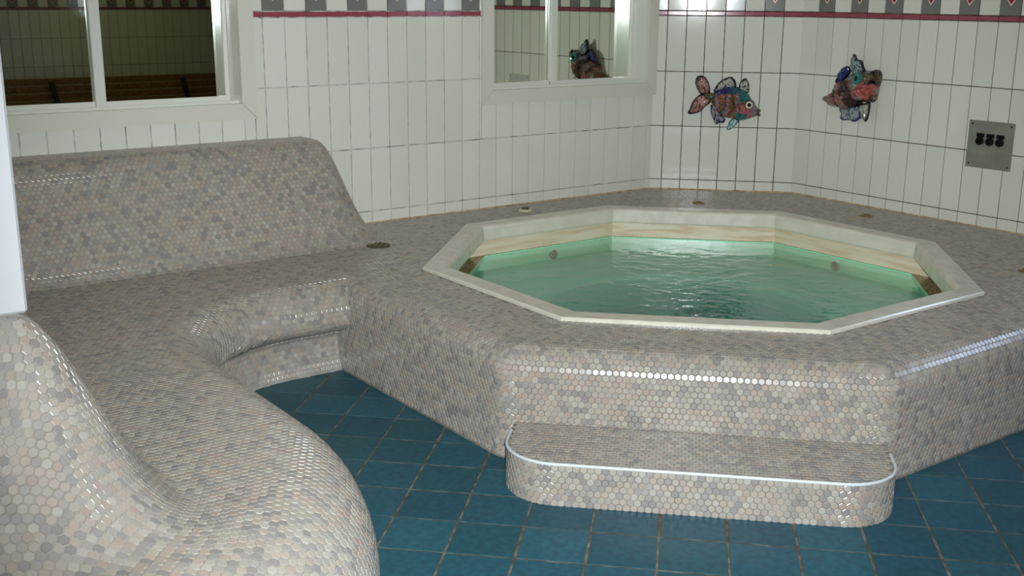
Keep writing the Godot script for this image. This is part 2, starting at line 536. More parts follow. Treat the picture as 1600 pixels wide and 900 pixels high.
func build_room() -> void:
	var w1 := Rect2(2.632, 1.04, 1.23, 1.0)     # clear openings
	var w2 := Rect2(0.066, 1.04, 1.124, 1.0)
	var cut1 := w1.grow(0.070)
	var cut2 := w2.grow(0.070)
	# left wall
	var wl := structure("wall_left", "white tiled wall with two mirrored windows and red strip border")
	obj("wall_body", slab(WL, -0.02, 4.6, 0.0, CEIL, 0.2, [w1.grow(0.014), w2.grow(0.014)]), M.grout_left, wl)
	tile_wall(wl, WL, 0.0, 4.25, 0.0399, [cut1, cut2], func(t, h): return t < 4.0 and h < 1.6, DECK - 0.02, CEIL)
	# chamfer wall
	var wc := structure("wall_back", "narrow white tiled wall across the corner with dark grout lines")
	var wcf := func(t: float, h: float, d: float) -> Vector3: return CORNER_R + Vector3(-t, h, d)
	obj("wall_body", slab(wcf, -0.08, 0.9401, 0.0, CEIL, 0.2, []), M.grout_right, wc)
	tile_wall(wc, wcf, 0.0, 0.8601, 0.0, [], func(_t, h): return h < 1.6, DECK - 0.02, CEIL)
	# right wall with a daylight window out of frame
	var w3 := Rect2(2.45, 1.34, 1.35, 0.46)
	var wr := structure("wall_right", "white tiled wall with dark grout lines beside the hot tub")
	obj("wall_body", slab(WR, -0.02, 5.2, 0.0, CEIL, 0.2, [w3]), M.grout_right, wr)
	tile_wall(wr, WR, 0.0, 5.2, 0.0, [w3.grow(0.06)], func(t, h): return t < 2.2 and h < 1.6, 0.13, CEIL)
	# window 3: painted frame and clear glass
	var wn := structure("window_3", "daylight window in the right wall outside the picture")
	var basr := Basis(Vector3(Q, 0, Q), Vector3.UP, Vector3(-Q, 0, Q))
	for p in [[Vector2(w3.get_center().x, w3.position.y - 0.03), Vector2(w3.size.x + 0.12, 0.06)], [Vector2(w3.get_center().x, w3.end.y + 0.03), Vector2(w3.size.x + 0.12, 0.06)],
			[Vector2(w3.position.x - 0.03, w3.get_center().y), Vector2(0.06, w3.size.y)], [Vector2(w3.end.x + 0.03, w3.get_center().y), Vector2(0.06, w3.size.y)]]:
		var b := MB.new()
		b.box(Transform3D(basr, WR(p[0].x, p[0].y, 0.01)), Vector3(p[1].x, p[1].y, 0.03), 0.003)
		obj("casing_board", b.commit(), M.paint, wn)
	var gp := MB.new()
	gp.box(Transform3D(basr, WR(w3.get_center().x, w3.get_center().y, -0.1)), Vector3(w3.size.x, w3.size.y, 0.006))
	var glass := mat(Color(1, 1, 1, 0.04), 0.02)
	glass.transparency = BaseMaterial3D.TRANSPARENCY_ALPHA
	obj("pane", gp.commit(), glass, wn)
	# rest of the hall: jog beyond the right wall, far wall, side walls
	var wj := structure("wall_return", "plain wall where the hall widens behind the camera")
	obj("wall_body", slab(func(t, h, d): return WL(-0.608 - t, h, 5.808 + d), 0.0, 3.0, 0.0, CEIL, 0.2, []), M.plain, wj)
	var ws := structure("wall_side", "plain side wall of the wider part of the hall")
	obj("wall_body", slab(func(t, h, d): return WL(-3.608 + d, h, t), 5.6, 9.0, 0.0, CEIL, 0.2, []), M.plain, ws)
	var wf := structure("wall_far", "tiled far wall behind the camera, seen dimly in the left mirror")
	var ff := func(t: float, h: float, d: float) -> Vector3: return WL(t, h, 8.8 - d)
	obj("wall_body", slab(ff, -3.7, 9.2, 0.0, CEIL, 0.2, []), M.grout_right, wf)
	tile_wall(wf, ff, -3.6, 6.0, 0.0, [], func(t, h): return t > -1.3 and t < 2.2 and h < 1.6 and h > 0.1, 0.13, CEIL)
	var wb := structure("wall_end", "plain end wall of the hall behind the bench partition")
	obj("wall_body", slab(func(t, h, d): return WL(9.0 - d, h, t), -0.2, 9.0, 0.0, CEIL, 0.2, []), M.plain, wb)
	var wx := structure("wall_left_rear", "plain left wall beyond the bench partition")
	obj("wall_body", slab(WL, 4.6, 9.2, 0.0, CEIL, 0.2, []), M.plain, wx)
	# ceiling
	var ce := structure("ceiling", "plain pale ceiling")
	var cb := MB.new()
	var bl := Basis(Vector3(-Q, 0, Q), Vector3.UP, Vector3(Q, 0, Q))
	cb.box(Transform3D(bl, WL(4.2, CEIL + 0.1, 2.75)), Vector3(10.0, 0.2, 6.1))
	cb.box(Transform3D(bl, WL(2.7, CEIL + 0.1, 7.4)), Vector3(13.2, 0.2, 3.2))
	obj("ceiling_slab", cb.commit(), M.ceiling, ce)
	mirror_window("window_1", "wide mirrored slider window with cream frame above the tiled bench", w1.position.x, w1.end.x, w1.position.y, w1.end.y, 3.235, 0.0055)
	mirror_window("window_2", "mirrored slider window with cream frame beside the wall corner reflecting a fish", w2.position.x, w2.end.x, w2.position.y, w2.end.y, 0.665, 0.0)
	# caulk line where walls meet the deck
	var tr := structure("trim_1", "tan caulk line where tiled walls meet the deck")
	var cl := MB.new()
	cl.tube([WL(2.1, DECK + 0.001, 0.006), WL(1.0, DECK + 0.001, 0.006), WL(0.006, DECK + 0.001, 0.01), CORNER_R + Vector3(-0.004, DECK + 0.001, 0.01), WR(0.6, DECK + 0.001, 0.006), WR(2.4, DECK + 0.001, 0.006)], 0.0065)
	obj("caulk_bead", cl.commit(), M.caulk, tr)
	# partition end with white casing, standing on the bench back
	var pw := structure("wall_partition", "white painted partition end standing on the tiled bench back at far left")
	var pb := MB.new()
	pb.box(Transform3D(bl, WL(4.345, 1.733, 1.26)), Vector3(0.15, 1.734, 2.52))
	obj("wall_body", pb.commit(), M.post, pw)
	var pc := MB.new()
	pc.box(Transform3D(bl, WL(4.33, 1.733, 2.535)), Vector3(0.23, 1.734, 0.03), 0.006)
	obj("end_casing", pc.commit(), M.post, pw)

func build_floor() -> void:
	var fl := structure("floor", "glazed dark blue square floor tiles with tan grout")
	var b := MB.new()
	var bl := Basis(Vector3(-Q, 0, Q), Vector3.UP, Vector3(Q, 0, Q))
	b.box(Transform3D(bl, WL(2.7, -0.1 + 0.0006, 4.3)), Vector3(13.2, 0.2, 9.6))
	obj("grout_bed", b.commit(), M.floor_grout, fl)
	var s := 0.2
	var meshes := []
	for k in 3: meshes.append(tile_mesh(s - 0.0062 - 0.0008 * k, s - 0.0066, 0.012, 0.0011))
	var rest := {}
	for i in range(-26, 38):
		for j in range(-18, 36):
			var c := Vector3((i + 0.5) * s + rng.randf_range(-0.0012, 0.0012), -0.004, (j + 0.5) * s + rng.randf_range(-0.0012, 0.0012))
			var td := to_wall(c)
			if td.x < -3.5 or td.y < 0.1 or td.x > 8.9 or td.y > 8.7: continue
			if td.x < -0.5 and td.y < 5.9: continue
			var p := c - OC
			var ap := maxf(maxf(absf(p.x), absf(p.z)), (absf(p.x) + absf(p.z)) * Q)
			if ap < OUTER_AP - 0.17 or (p.z < 0 and td.x < 2.5 and td.y < 2.0): continue
			if (p.z - 0.0) < 0.0 and p.x > 0 and (p.x * Q + p.z * Q) < OUTER_AP * 0.0: continue
			var xf := Transform3D(Basis(Vector3.RIGHT, -PI / 2 + rng.randf_range(-0.002, 0.002)) * Basis(Vector3.UP, rng.randf_range(-0.002, 0.002)), c)
			var m: Material = M.blue[rng.randi() % 4]
			var mesh: Mesh = meshes[rng.randi() % 3]
			if i >= -9 and i <= 11 and j >= -8 and j <= 2:
				var n := obj("floor_tile", mesh, m, fl)
				n.transform = xf
			else:
				if not rest.has(m): rest[m] = SurfaceTool.new()
				rest[m].append_from(mesh, 0, xf)
	for m in rest:
		var n := obj("more_floor_tiles", rest[m].commit(), m, fl)
		n.set_meta("kind", "stuff")

# ---------------------------------------------------------------- hex mosaic
func make_hex() -> void:
	# flats across x, points along z, unit pitch; top at y = 0
	var b := MB.new()
	var rings := []
	for spec in [[0.385, 0.0], [0.450, -0.034], [0.472, -0.09], [0.472, -0.30]]:
		var ring := []
		for k in 6:
			var a := deg_to_rad(30 + 60 * k)
			var r: float = spec[0] / cos(PI / 6)
			ring.append(Vector3(cos(a) * r, spec[1], -sin(a) * r))
		rings.append(ring)
	var poly := PackedVector3Array(rings[0])
	b.fan(poly, Vector3.UP)
	for q in 3:
		for k in 6:
			var k2 := (k + 1) % 6
			b.quad(rings[q + 1][k], rings[q + 1][k2], rings[q][k2], rings[q][k])
	hex_mesh = b.commit()

func pick_hex() -> int:
	var x := rng.randf()
	for k in hex_weights.size():
		x -= hex_weights[k]
		if x < 0: return k
	return 0

# list entries: [Transform3D, colour index]; the 300 that show largest become parts, the rest one part
func lay_hexes(parent: Node3D, list: Array, ok: Callable) -> void:
	var inv := Transform3D(cam.basis, cam.position).affine_inverse()
	var scored := []
	for k in list.size():
		var xf: Transform3D = list[k][0]
		var p: Vector3 = inv * xf.origin
		if p.z > -0.1: continue
		var u := 800 + PIX_F * p.x / -p.z
		var v := 450 - PIX_F * p.y / -p.z
		if u < 2 or u > 1598 or v < 2 or v > 898: continue
		if not ok.call(xf.origin): continue
		var facing := xf.basis.y.normalized().dot((EYE - xf.origin).normalized())
		if facing < 0.05: continue
		scored.append([facing / (p.z * p.z), k])
	scored.sort_custom(func(a, c): return a[0] > c[0])
	var chosen := {}
	for q in mini(300, scored.size()): chosen[scored[q][1]] = true
	var rest := []
	for k in list.size():
		if chosen.has(k):
			var n := obj("hex_tile", hex_mesh, hex_mats[list[k][1]], parent)
			n.transform = list[k][0]
		else: rest.append(list[k])
	var mm := MultiMesh.new()
	mm.transform_format = MultiMesh.TRANSFORM_3D
	mm.use_colors = true
	mm.mesh = hex_mesh
	mm.instance_count = rest.size()
	for k in rest.size():
		mm.set_instance_transform(k, rest[k][0])
		mm.set_instance_color(k, (hex_cols[rest[k][1]] as Color).srgb_to_linear())
	var mi := MultiMeshInstance3D.new()
	mi.name = "hex_tiles"
	mi.multimesh = mm
	mi.material_override = M.hex
	mi.set_meta("kind", "stuff")
	parent.add_child(mi)

func hex_at(p: Vector3, x: Vector3, n: Vector3, lift := 0.0022) -> Array:
	var nn := n.normalized()
	var xx := (x - nn * x.dot(nn)).normalized()
	var zz := xx.cross(nn).normalized()
	var j := 0.012
	var t := Basis(Vector3(1, 0, 0), rng.randf_range(-j, j)) * Basis(Vector3(0, 0, 1), rng.randf_range(-j, j))
	return [Transform3D(Basis(xx, nn, zz) * t * Basis.from_scale(Vector3.ONE * HEXP), p + nn * lift), pick_hex()]

# ---------------------------------------------------------------- octagons
func oct(aps: Array, y: float) -> PackedVector3Array:
	# vertices between sides k and k+1; side k faces angle 45 * k from +x towards +z
	var out := PackedVector3Array()
	for k in 8:
		var a: float = aps[k % aps.size()]
		var b: float = aps[(k + 1) % aps.size()]
		var n1 := Vector2(cos(PI / 4 * k), sin(PI / 4 * k))
		var n2 := Vector2(cos(PI / 4 * (k + 1)), sin(PI / 4 * (k + 1)))
		var det := n1.x * n2.y - n1.y * n2.x
		out.append(OC + Vector3((a * n2.y - b * n1.y) / det, y, (n1.x * b - n2.x * a) / det))
	return out

func oct_loft(rings: Array) -> MB:
	var b := MB.new()
	for r in rings.size() - 1:
		var p: PackedVector3Array = rings[r]
		var q: PackedVector3Array = rings[r + 1]
		for k in 8:
			var k2 := (k + 1) % 8
			if p[k].distance_to(q[k]) < 1e-5 and p[k2].distance_to(q[k2]) < 1e-5: continue
			b.quad(p[k], p[k2], q[k2], q[k])
	return b

func ap_of(p: Vector3) -> float:
	var r := p - OC
	return maxf(maxf(absf(r.x), absf(r.z)), (absf(r.x) + absf(r.z)) * Q)

# outer outline of the surround as a path with rounded corners: left wall -> left face -> front -> right face -> right wall
var out_pts := PackedVector2Array()
var out_len := PackedFloat32Array()
func build_outline() -> void:
	var o := Vector2(OC.x, OC.z)
	var h := OUTER_AP * tan(PI / 8)
	var a := o + Vector2(-h, OUTER_AP)           # front-left corner
	var b := o + Vector2(h, OUTER_AP)
	var s := a + Vector2(-Q, -Q) * 2.1
	var e := b + Vector2(Q, -Q) * 2.36
	var rc := 0.11
	var cut := rc * tan(PI / 8)
	out_pts.append(s)
	var n := 28
	for k in n: out_pts.append(s.lerp(a + Vector2(-Q, -Q) * cut, (k + 1.0) / n))
	var ca := a + Vector2(cut, 0) + Vector2(0, -rc)
	for k in 5:
		var ang := deg_to_rad(135 - 45.0 * (k + 1) / 6)
		out_pts.append(ca + Vector2(cos(ang), sin(ang)) * rc)
	for k in 17: out_pts.append((a + Vector2(cut, 0)).lerp(b - Vector2(cut, 0), k / 16.0))
	var cb := b - Vector2(cut, 0) + Vector2(0, -rc)
	for k in 5:
		var ang := deg_to_rad(90 - 45.0 * (k + 1) / 6)
		out_pts.append(cb + Vector2(cos(ang), sin(ang)) * rc)
	for k in n: out_pts.append((b + Vector2(Q, -Q) * cut).lerp(e, k / (n - 1.0)))
	var l := 0.0
	out_len.append(0.0)
	for k in range(1, out_pts.size()):
		l += out_pts[k].distance_to(out_pts[k - 1])
		out_len.append(l)

func outline_at(s: float) -> Array:   # [point, outward normal]
	var k := clampi(out_len.bsearch(s) - 1, 0, out_pts.size() - 2)
	var f := clampf((s - out_len[k]) / (out_len[k + 1] - out_len[k]), 0, 1)
	var t0: Vector2 = (out_pts[k + 1] - out_pts[maxi(k - 1, 0)]).normalized()
	var t1: Vector2 = (out_pts[mini(k + 2, out_pts.size() - 1)] - out_pts[k]).normalized()
	var t := t0.lerp(t1, f).normalized()
	return [out_pts[k].lerp(out_pts[k + 1], f), Vector2(-t.y, t.x)]

const EDGE_R := 0.085
func edge_profile(e: float) -> Array:   # arc length from where the roll starts -> [inset from face, height, normal out, normal up]
	if e < 0: return [EDGE_R - e, DECK, 0.0, 1.0]
	var q := e / EDGE_R
	if q < PI / 2: return [EDGE_R * (1 - sin(q)), DECK - EDGE_R * (1 - cos(q)), sin(q), cos(q)]
	return [0.0, DECK - EDGE_R - (e - EDGE_R * PI / 2), 1.0, 0.0]

func build_surround() -> void:
	build_outline()
	var th := thing("spa_surround", "raised octagonal hot tub surround clad in grey and taupe hexagon mosaic", "tub surround")
	# body: rolled faces
	var es := [-0.12, 0.0, 0.015, 0.035, 0.055, 0.075, 0.095, 0.115, EDGE_R * PI / 2, EDGE_R * PI / 2 + DECK - EDGE_R]
	var b := MB.new()
	var rows := []
	for e in es:
		var row := []
		var pr := edge_profile(e)
		for k in out_pts.size():
			var at := outline_at(out_len[k])
			var p: Vector2 = at[0] - at[1] * pr[0]
			row.append(Vector3(p.x, pr[1], p.y))
		rows.append(row)
	b.grid(rows, true)
	obj("grout_faces", b.commit(), M.hex_grout, th)
	# deck polygon ring: from coping octagon out to walls and roll start
	var d := MB.new()
	var inner := oct([COPING_AP - 0.03], DECK)
	var outer := []
	var segs := 96
	for k in segs:
		var ang := TAU * k / segs
		outer.append(deck_edge(ang))
	for k in segs:
		var k2 := (k + 1) % segs
		var i1 := oct_ray(inner, TAU * k / segs)
		var i2 := oct_ray(inner, TAU * k2 / segs)
		var o1: Vector3 = outer[k]
		var o2: Vector3 = outer[k2]
		d.quad(i2, i1, o1, o2)
	obj("grout_deck", d.commit(), M.hex_grout, th)
	# mosaic on the faces
	var list := []
	var total := out_len[out_len.size() - 1]
	var emax := EDGE_R * PI / 2 + DECK - EDGE_R - 0.008
	var row := 0
	var e := emax - HEXP * 0.5
	while e > -0.06:
		var s := 0.004 + (HEXP * 0.5 if row % 2 == 1 else 0.0)
		while s < total:
			var at := outline_at(s)
			var pr := edge_profile(e)
			var p2: Vector2 = at[0] - at[1] * pr[0]
			var n3 := Vector3(at[1].x * pr[2], pr[3], at[1].y * pr[2])
			var p3 := Vector3(p2.x, pr[1], p2.y)
			var td := to_wall(p3)
			var hidden: bool = (td.y < 0.9 and td.x > 2.3)
			if not hidden and ap_of(p3) > COPING_AP + 0.012:
				var spread: float = 1.0
				if pr[0] > 0.0: spread = 1.0
				list.append(hex_at(p3, Vector3(at[1].y, 0, -at[1].x) * spread, n3))
			s += HEXP
		e -= HEXP * 0.8660254
		row += 1
	var faces := list.size()
	# mosaic on the deck, rows along the front edge
	var zr := -4.0
	row = 0
	while zr < OC.z + OUTER_AP:
		var x := -2.6 + (HEXP * 0.5 if row % 2 == 1 else 0.0)
		while x < 2.6:
			var p := Vector3(x, DECK, zr)
			if on_deck(p): list.append(hex_at(p, Vector3.RIGHT, Vector3.UP))
			x += HEXP
		zr += HEXP * 0.8660254
		row += 1
	print("surround hexes ", faces, " ", list.size())
	lay_hexes(th, list, func(p): return p.y > 0.16 or p.z < -0.55)

func oct_ray(ring: PackedVector3Array, ang: float) -> Vector3:
	var best := 1e9
	var dirv := Vector2(cos(ang), sin(ang))
	for k in 8:
		var n := Vector2(cos(PI / 4 * k), sin(PI / 4 * k))
		var c := dirv.dot(n)
		if c > 1e-4:
			var q := Vector2(ring[k].x - OC.x, ring[k].z - OC.z).dot(n)
			best = minf(best, q / c)
	return OC + Vector3(dirv.x * best, ring[0].y, dirv.y * best)

func deck_edge(ang: float) -> Vector3:
	# distance to the nearest bounding line along a direction
	var dv := Vector2(cos(ang), sin(ang))
	var best := 1e9
	var lines := [[Vector2(0, 1), OUTER_AP - EDGE_R], [Vector2(Q, Q), OUTER_AP - EDGE_R], [Vector2(-Q, Q), OUTER_AP - EDGE_R]]
	var o := Vector2(OC.x, OC.z)
	lines.append([Vector2(0, -1), OC.z - CORNER_L.z])
	lines.append([Vector2(-Q, -Q), -(Vector2(CORNER_L.x, CORNER_L.z) - o).dot(Vector2(Q, Q))])
	lines.append([Vector2(Q, -Q), (Vector2(CORNER_R.x, CORNER_R.z) - o).dot(Vector2(Q, -Q))])
	for l in lines:
		var c: float = dv.dot(l[0])
		if c > 1e-4: best = minf(best, l[1] / c)
	return Vector3(o.x + dv.x * best, DECK, o.y + dv.y * best)

func on_deck(p: Vector3) -> bool:
	if ap_of(p) < COPING_AP + 0.008: return false
	var r := p - OC
	if r.z > OUTER_AP - EDGE_R - 0.045 or (r.x + r.z) * Q > OUTER_AP - EDGE_R - 0.045: return false
	var td := to_wall(p)
	if td.y < 0.014 or p.z < CORNER_L.z + 0.014: return false
	if (p.x - CORNER_R.x) * Q - (p.z - CORNER_R.z) * Q > -0.014: return false
	if (r.z - r.x) * Q > OUTER_AP - EDGE_R - 0.045:
		if td.y > 0.885 or td.x > 2.56: return false
	if td.x > 2.04 and td.y < 0.5: return false     # the end of the bench back stands here
	return true

# ---------------------------------------------------------------- bench
# heights over (t, d): seat level, backs along d = 0 and t = BACK_T with ends that sweep down
const BACK_T := 4.42
const BACK_H := 0.472
func sst(a: float, b: float, x: float) -> float:
	var q := clampf((x - a) / (b - a), 0, 1)
	return q * q * (3 - 2 * q)

func g_of(b: float) -> float:
	return 1.0 - sst(0.17, 0.50, b)

func m1_of(t: float) -> float: return sst(2.07, 2.34, t)
func m2_of(d: float) -> float: return 1.0 - sst(2.53, 2.91, d)

func seat_h(t: float, d: float) -> float:
	var b1 := d
	var b2 := BACK_T - t
	var k := 0.3
	var h := maxf(k - absf(b1 - b2), 0.0) / k
	var b := minf(b1, b2) - h * h * k * 0.25
	return DECK + BACK_H * g_of(b) * m1_of(t) * m2_of(d)

# flat edge of the seat: straight, concave quarter, straight, convex quarter, straight
const F_D := 0.945
const F_T := 3.557
const F_R := 0.68
const E_R := 0.55
const E_D := 2.85
func flat_foot(t: float, d: float) -> Array:   # [signed distance outside, foot t, foot d, normal t, normal d, roll radius]
	var c1 := Vector2(F_T - F_R, F_D + F_R)
	var c2 := Vector2(F_T + E_R, E_D - E_R)
	var p := Vector2(t, d)
	if d > c2.y - 0.0 and t < c2.x:       # convex end corner
		var v := p - c2
		var n := v.normalized() if v.length() > 1e-6 else Vector2(-1, 0)
		var f := c2 + n * E_R
		var q := clampf(atan2(n.y, -n.x) / (PI / 2), 0, 1)
		return [v.length() - E_R, f.x, f.y, n.x, n.y, lerpf(0.14, 0.36, sst(0, 1, q))]
	if t >= c2.x and d > 1.8:
		return [d - E_D, t, E_D, 0.0, 1.0, 0.36]
	if t < c1.x: return [d - F_D, t, F_D, 0.0, 1.0, 0.14]
	if d > c1.y: return [F_T - t, F_T, d, -1.0, 0.0, 0.14]
	var v1 := p - c1                       # concave quarter, centre on the open side
	var n1 := v1.normalized() if v1.length() > 1e-6 else Vector2(Q, -Q)
	var f1 := c1 + n1 * F_R
	return [F_R - v1.length(), f1.x, f1.y, -n1.x, -n1.y, 0.14]

func nose(e: float, r: float) -> Vector2:   # arc length past the flat edge -> (outward, height)
	var q := e / r
	var qm := PI / 2
	if r > 0.2: qm = PI / 2 * 0.99
	if q <= qm: return Vector2(r * sin(q), DECK - r * (1 - cos(q)))
	var x := e - r * qm
	var o := r * sin(qm)
	var h := DECK - r * (1 - cos(qm))
	var k := clampf((0.2 - r) / 0.06, 0, 1)
	# lower lip curls back under, then the recessed riser
	var pts := [Vector2(o, h), Vector2(o + 0.002, h - 0.010), Vector2(o - 0.003, h - 0.024), Vector2(o - 0.017, h - 0.043), Vector2(o - 0.043, h - 0.060), Vector2(o - 0.085, h - 0.073), Vector2(o - 0.118, h - 0.1), Vector2(o - 0.120, h - 0.15), Vector2(o - 0.108, h - 0.21), Vector2(o - 0.085, -0.01)]
	for j in pts.size() - 1:
		var a := Vector2(lerpf(o, pts[j].x, k), pts[j].y)
		var b := Vector2(lerpf(o, pts[j + 1].x, k), pts[j + 1].y)
		var l := a.distance_to(b)
		if x <= l or j == pts.size() - 2:
			var p := a.lerp(b, minf(x / l, 1.0))
			return Vector2(p.x, maxf(p.y, -0.01))
		x -= l
	return Vector2(o, 0)

func bench_p(t: float, d: float) -> Vector3:
	var f := flat_foot(t, d)
	if f[0] <= 0.0: return WL(t, seat_h(t, d), d)
	var q := nose(f[0], f[5])
	# the back's swept end still rises a little over the rolled edge
	var lift := seat_h(f[1] + f[3] * q.x, f[2] + f[4] * q.x) - DECK
	return WL(f[1] + f[3] * q.x, q.y + lift, f[2] + f[4] * q.x)

func bench_normal(t: float, d: float) -> Vector3:
	var e := 0.003
	var a := bench_p(t + e, d) - bench_p(t - e, d)
	var b := bench_p(t, d + e) - bench_p(t, d - e)
	var n := a.cross(b)
	return n.normalized()

var arc_tab := []     # for amplitudes 0..1: plan distance from the back -> arc length
func arc_tables() -> void:
	for q in 11:
		var amp := BACK_H * q / 10.0
		var tab := PackedFloat32Array([0.0])
		var l := 0.0
		for k in range(1, 111):      # x = 0.55 - k * 0.005 going towards the back
			var x0 := 0.55 - (k - 1) * 0.005
			var x1 := 0.55 - k * 0.005
			l += Vector2(0.005, amp * (g_of(x1) - g_of(x0))).length()
			tab.append(l)
		arc_tab.append(tab)
var arc_end := []
func arc_tables_end() -> void:        # sweep-down end: d = 2.45 + k * 0.005
	for q in 11:
		var amp := BACK_H * q / 10.0
		var tab := PackedFloat32Array([0.0])
		var l := 0.0
		for k in range(1, 101):
			l += Vector2(0.005, amp * (m2_of(2.45 + k * 0.005) - m2_of(2.45 + (k - 1) * 0.005))).length()
			tab.append(l)
		arc_end.append(tab)

func inv_arc(tabs: Array, amp: float, s: float) -> float:   # arc length -> plan distance
	if s <= 0: return s
	var q := clampf(amp, 0, 1) * 10
	var k := mini(int(q), 9)
	var ta: PackedFloat32Array = tabs[k]
	var tb: PackedFloat32Array = tabs[k + 1]
	return lerpf(_inv(ta, s), _inv(tb, s), q - k)

func _inv(tab: PackedFloat32Array, s: float) -> float:
	var n := tab.size()
	if s >= tab[n - 1]: return (n - 1) * 0.005 + (s - tab[n - 1])
	var k := clampi(tab.bsearch(s) - 1, 0, n - 2)
	return (k + (s - tab[k]) / (tab[k + 1] - tab[k])) * 0.005

func build_bench() -> void:
	arc_tables()
	arc_tables_end()
	var th := thing("tiled_bench", "long curved built-in bench with high back, clad in hexagon mosaic", "bench", Vector3.ZERO)
	# --- body under the mosaic: two fine grids over the plan and the rolled edge
	var top := MB.new()
	var rows := []
	var ts := []
	var t := 2.02
	while t < 4.66: ts.append(t); t += 0.012
	var ds := []
	var d := 0.0
	while d < 2.862: ds.append(d); d += 0.012
	for dd in ds:
		var row := []
		for tt in ts: row.append(WL(tt, seat_h(tt, dd) - 0.0006, dd))
		rows.append(row)
	top.grid(rows, true, false, func(r, c):
		var tt: float = ts[c] + 0.006
		var dd: float = ds[r] + 0.006
		if tt < 2.54 and dd > 0.52: return false
		return flat_foot(tt, dd)[0] < 0.014)
	obj("grout_seat", top.commit(), M.bench_grout, th)
	var foot := []     # stations along the flat edge
	for k in 18: foot.append(Vector2(2.54 + (F_T - F_R - 2.54) * k / 17.0, F_D))
	for k in range(1, 20):
		var a := -PI / 2 + PI / 2 * k / 20.0
		foot.append(Vector2(F_T - F_R, F_D + F_R) + Vector2(cos(a), sin(a)) * F_R)
	for k in 20: foot.append(Vector2(F_T, F_D + F_R + (E_D - E_R - F_D - F_R) * k / 19.0))
	for k in range(1, 24):
		var a := PI - PI / 2 * k / 24.0
		foot.append(Vector2(F_T + E_R, E_D - E_R) + Vector2(cos(a), sin(a)) * E_R)
	for k in 64: foot.append(Vector2(F_T + E_R + (4.66 - F_T - E_R) * k / 63.0, E_D))
	var nb := MB.new()
	var rows2 := []
	for k in 44:
		var e := 0.68 * pow(k / 43.0, 1.25)
		var row := []
		for f in foot:
			var ff := flat_foot(f.x, f.y)
			row.append(bench_p(f.x + ff[3] * e, f.y + ff[4] * e) if e <= F_R - 0.02 else bench_p(f.x + ff[3] * (F_R - 0.02), f.y + ff[4] * (F_R - 0.02)))
		rows2.append(row)
	nb.grid(rows2, true)
	obj("grout_nose", nb.commit(), M.bench_grout, th)
	# --- mosaic net: lattice node (i, j) -> unfolded (t', d') -> plan (t, d), relaxed at the swept end
	var step := HEXP * 0.8660254
	var nodes := {}
	var plan := PackedVector2Array()
	var ids := []
	var j0 := int(floor((0.0 - 1.35) / step))
	var j1 := int(ceil(4.0 / step))
	for j in range(j0, j1):
		var dp := F_D + j * step
		var shift := HEXP * 0.5 if posmod(j, 2) == 1 else 0.0
		for i in range(-4, 150):
			var tp := 2.045 + i * HEXP + shift
			# unfold
			var tt := tp
			var dd := dp
			var from_wall := false
			if dp < 0.55:
				dd = 0.55 - inv_arc(arc_tab, m1_of(tp), 0.55 - dp)
				from_wall = true
				if dd < -0.02: continue
				if tp > BACK_T - maxf(dd, 0.0) + 0.02: continue
			else:
				if tp < 2.53: continue
				for q in 3:
					var bt := BACK_T - 0.55
					tt = tp if tp < bt else bt + inv_arc(arc_tab, m2_of(dd), tp - bt)
					dd = dp if dp < 2.45 else 2.45 + inv_arc(arc_end, g_of(BACK_T - tt), dp - 2.45)
				if tt > BACK_T + 0.1: continue
			if from_wall and tp < 2.545 and seat_h(tp, dd) < DECK + 0.0005 and dd > 0.5: continue
			if from_wall and dd < 0.0: continue
			var ff := flat_foot(tt, dd)
			if ff[0] > 0.66 or (ff[0] > 0.262 and ff[5] < 0.2): continue
			if dd < 1.7 and ff[0] > F_R - 0.05: continue
			if ff[0] > 0.0 and tt < 2.6: continue
			# backs of the two arms meet on the mitre
			nodes[Vector2i(i, j)] = plan.size()
			ids.append(Vector2i(i, j))
			plan.append(Vector2(tt, dd))
	# arm 2's back, below the wall-side unfold, starts from the corner: fill its part of the corner
	for j in range(j0, int(0.55 / step)):
		var dp := F_D + j * step
		if dp >= 0.55 or dp < 0.0: continue
		var shift := HEXP * 0.5 if posmod(j, 2) == 1 else 0.0
		for i in range(80, 150):
			var tp := 2.045 + i * HEXP + shift
			var bt := BACK_T - 0.55
			if tp < bt: continue
			var tt := bt + inv_arc(arc_tab, 1.0, tp - bt)
			if tt > BACK_T or tt < BACK_T - dp + 0.01: continue
			var key := Vector2i(i + 1000, j)
			nodes[key] = plan.size()
			ids.append(key)
			plan.append(Vector2(tt, dp))
	print("bench nodes ", plan.size(), " at ", Time.get_ticks_msec())
	# neighbours
	var nb6 := []
	var movable := PackedByteArray()
	for k in ids.size():
		var id: Vector2i = ids[k]
		var odd := posmod(id.y, 2)
		var l := []
		for o in [Vector2i(1, 0), Vector2i(-1, 0), Vector2i(odd, 1), Vector2i(odd - 1, 1), Vector2i(odd, -1), Vector2i(odd - 1, -1)]:
			l.append(nodes.get(id + o, -1))
		nb6.append(l)
		movable.append(1 if (plan[k].y > 2.36 and plan[k].x < BACK_T + 0.2) else 0)
	var pos := PackedVector3Array()
	for p in plan: pos.append(bench_p(p.x, p.y))
	var mov := []
	for k in movable.size():
		if movable[k]: mov.append(k)
	var jac := {}
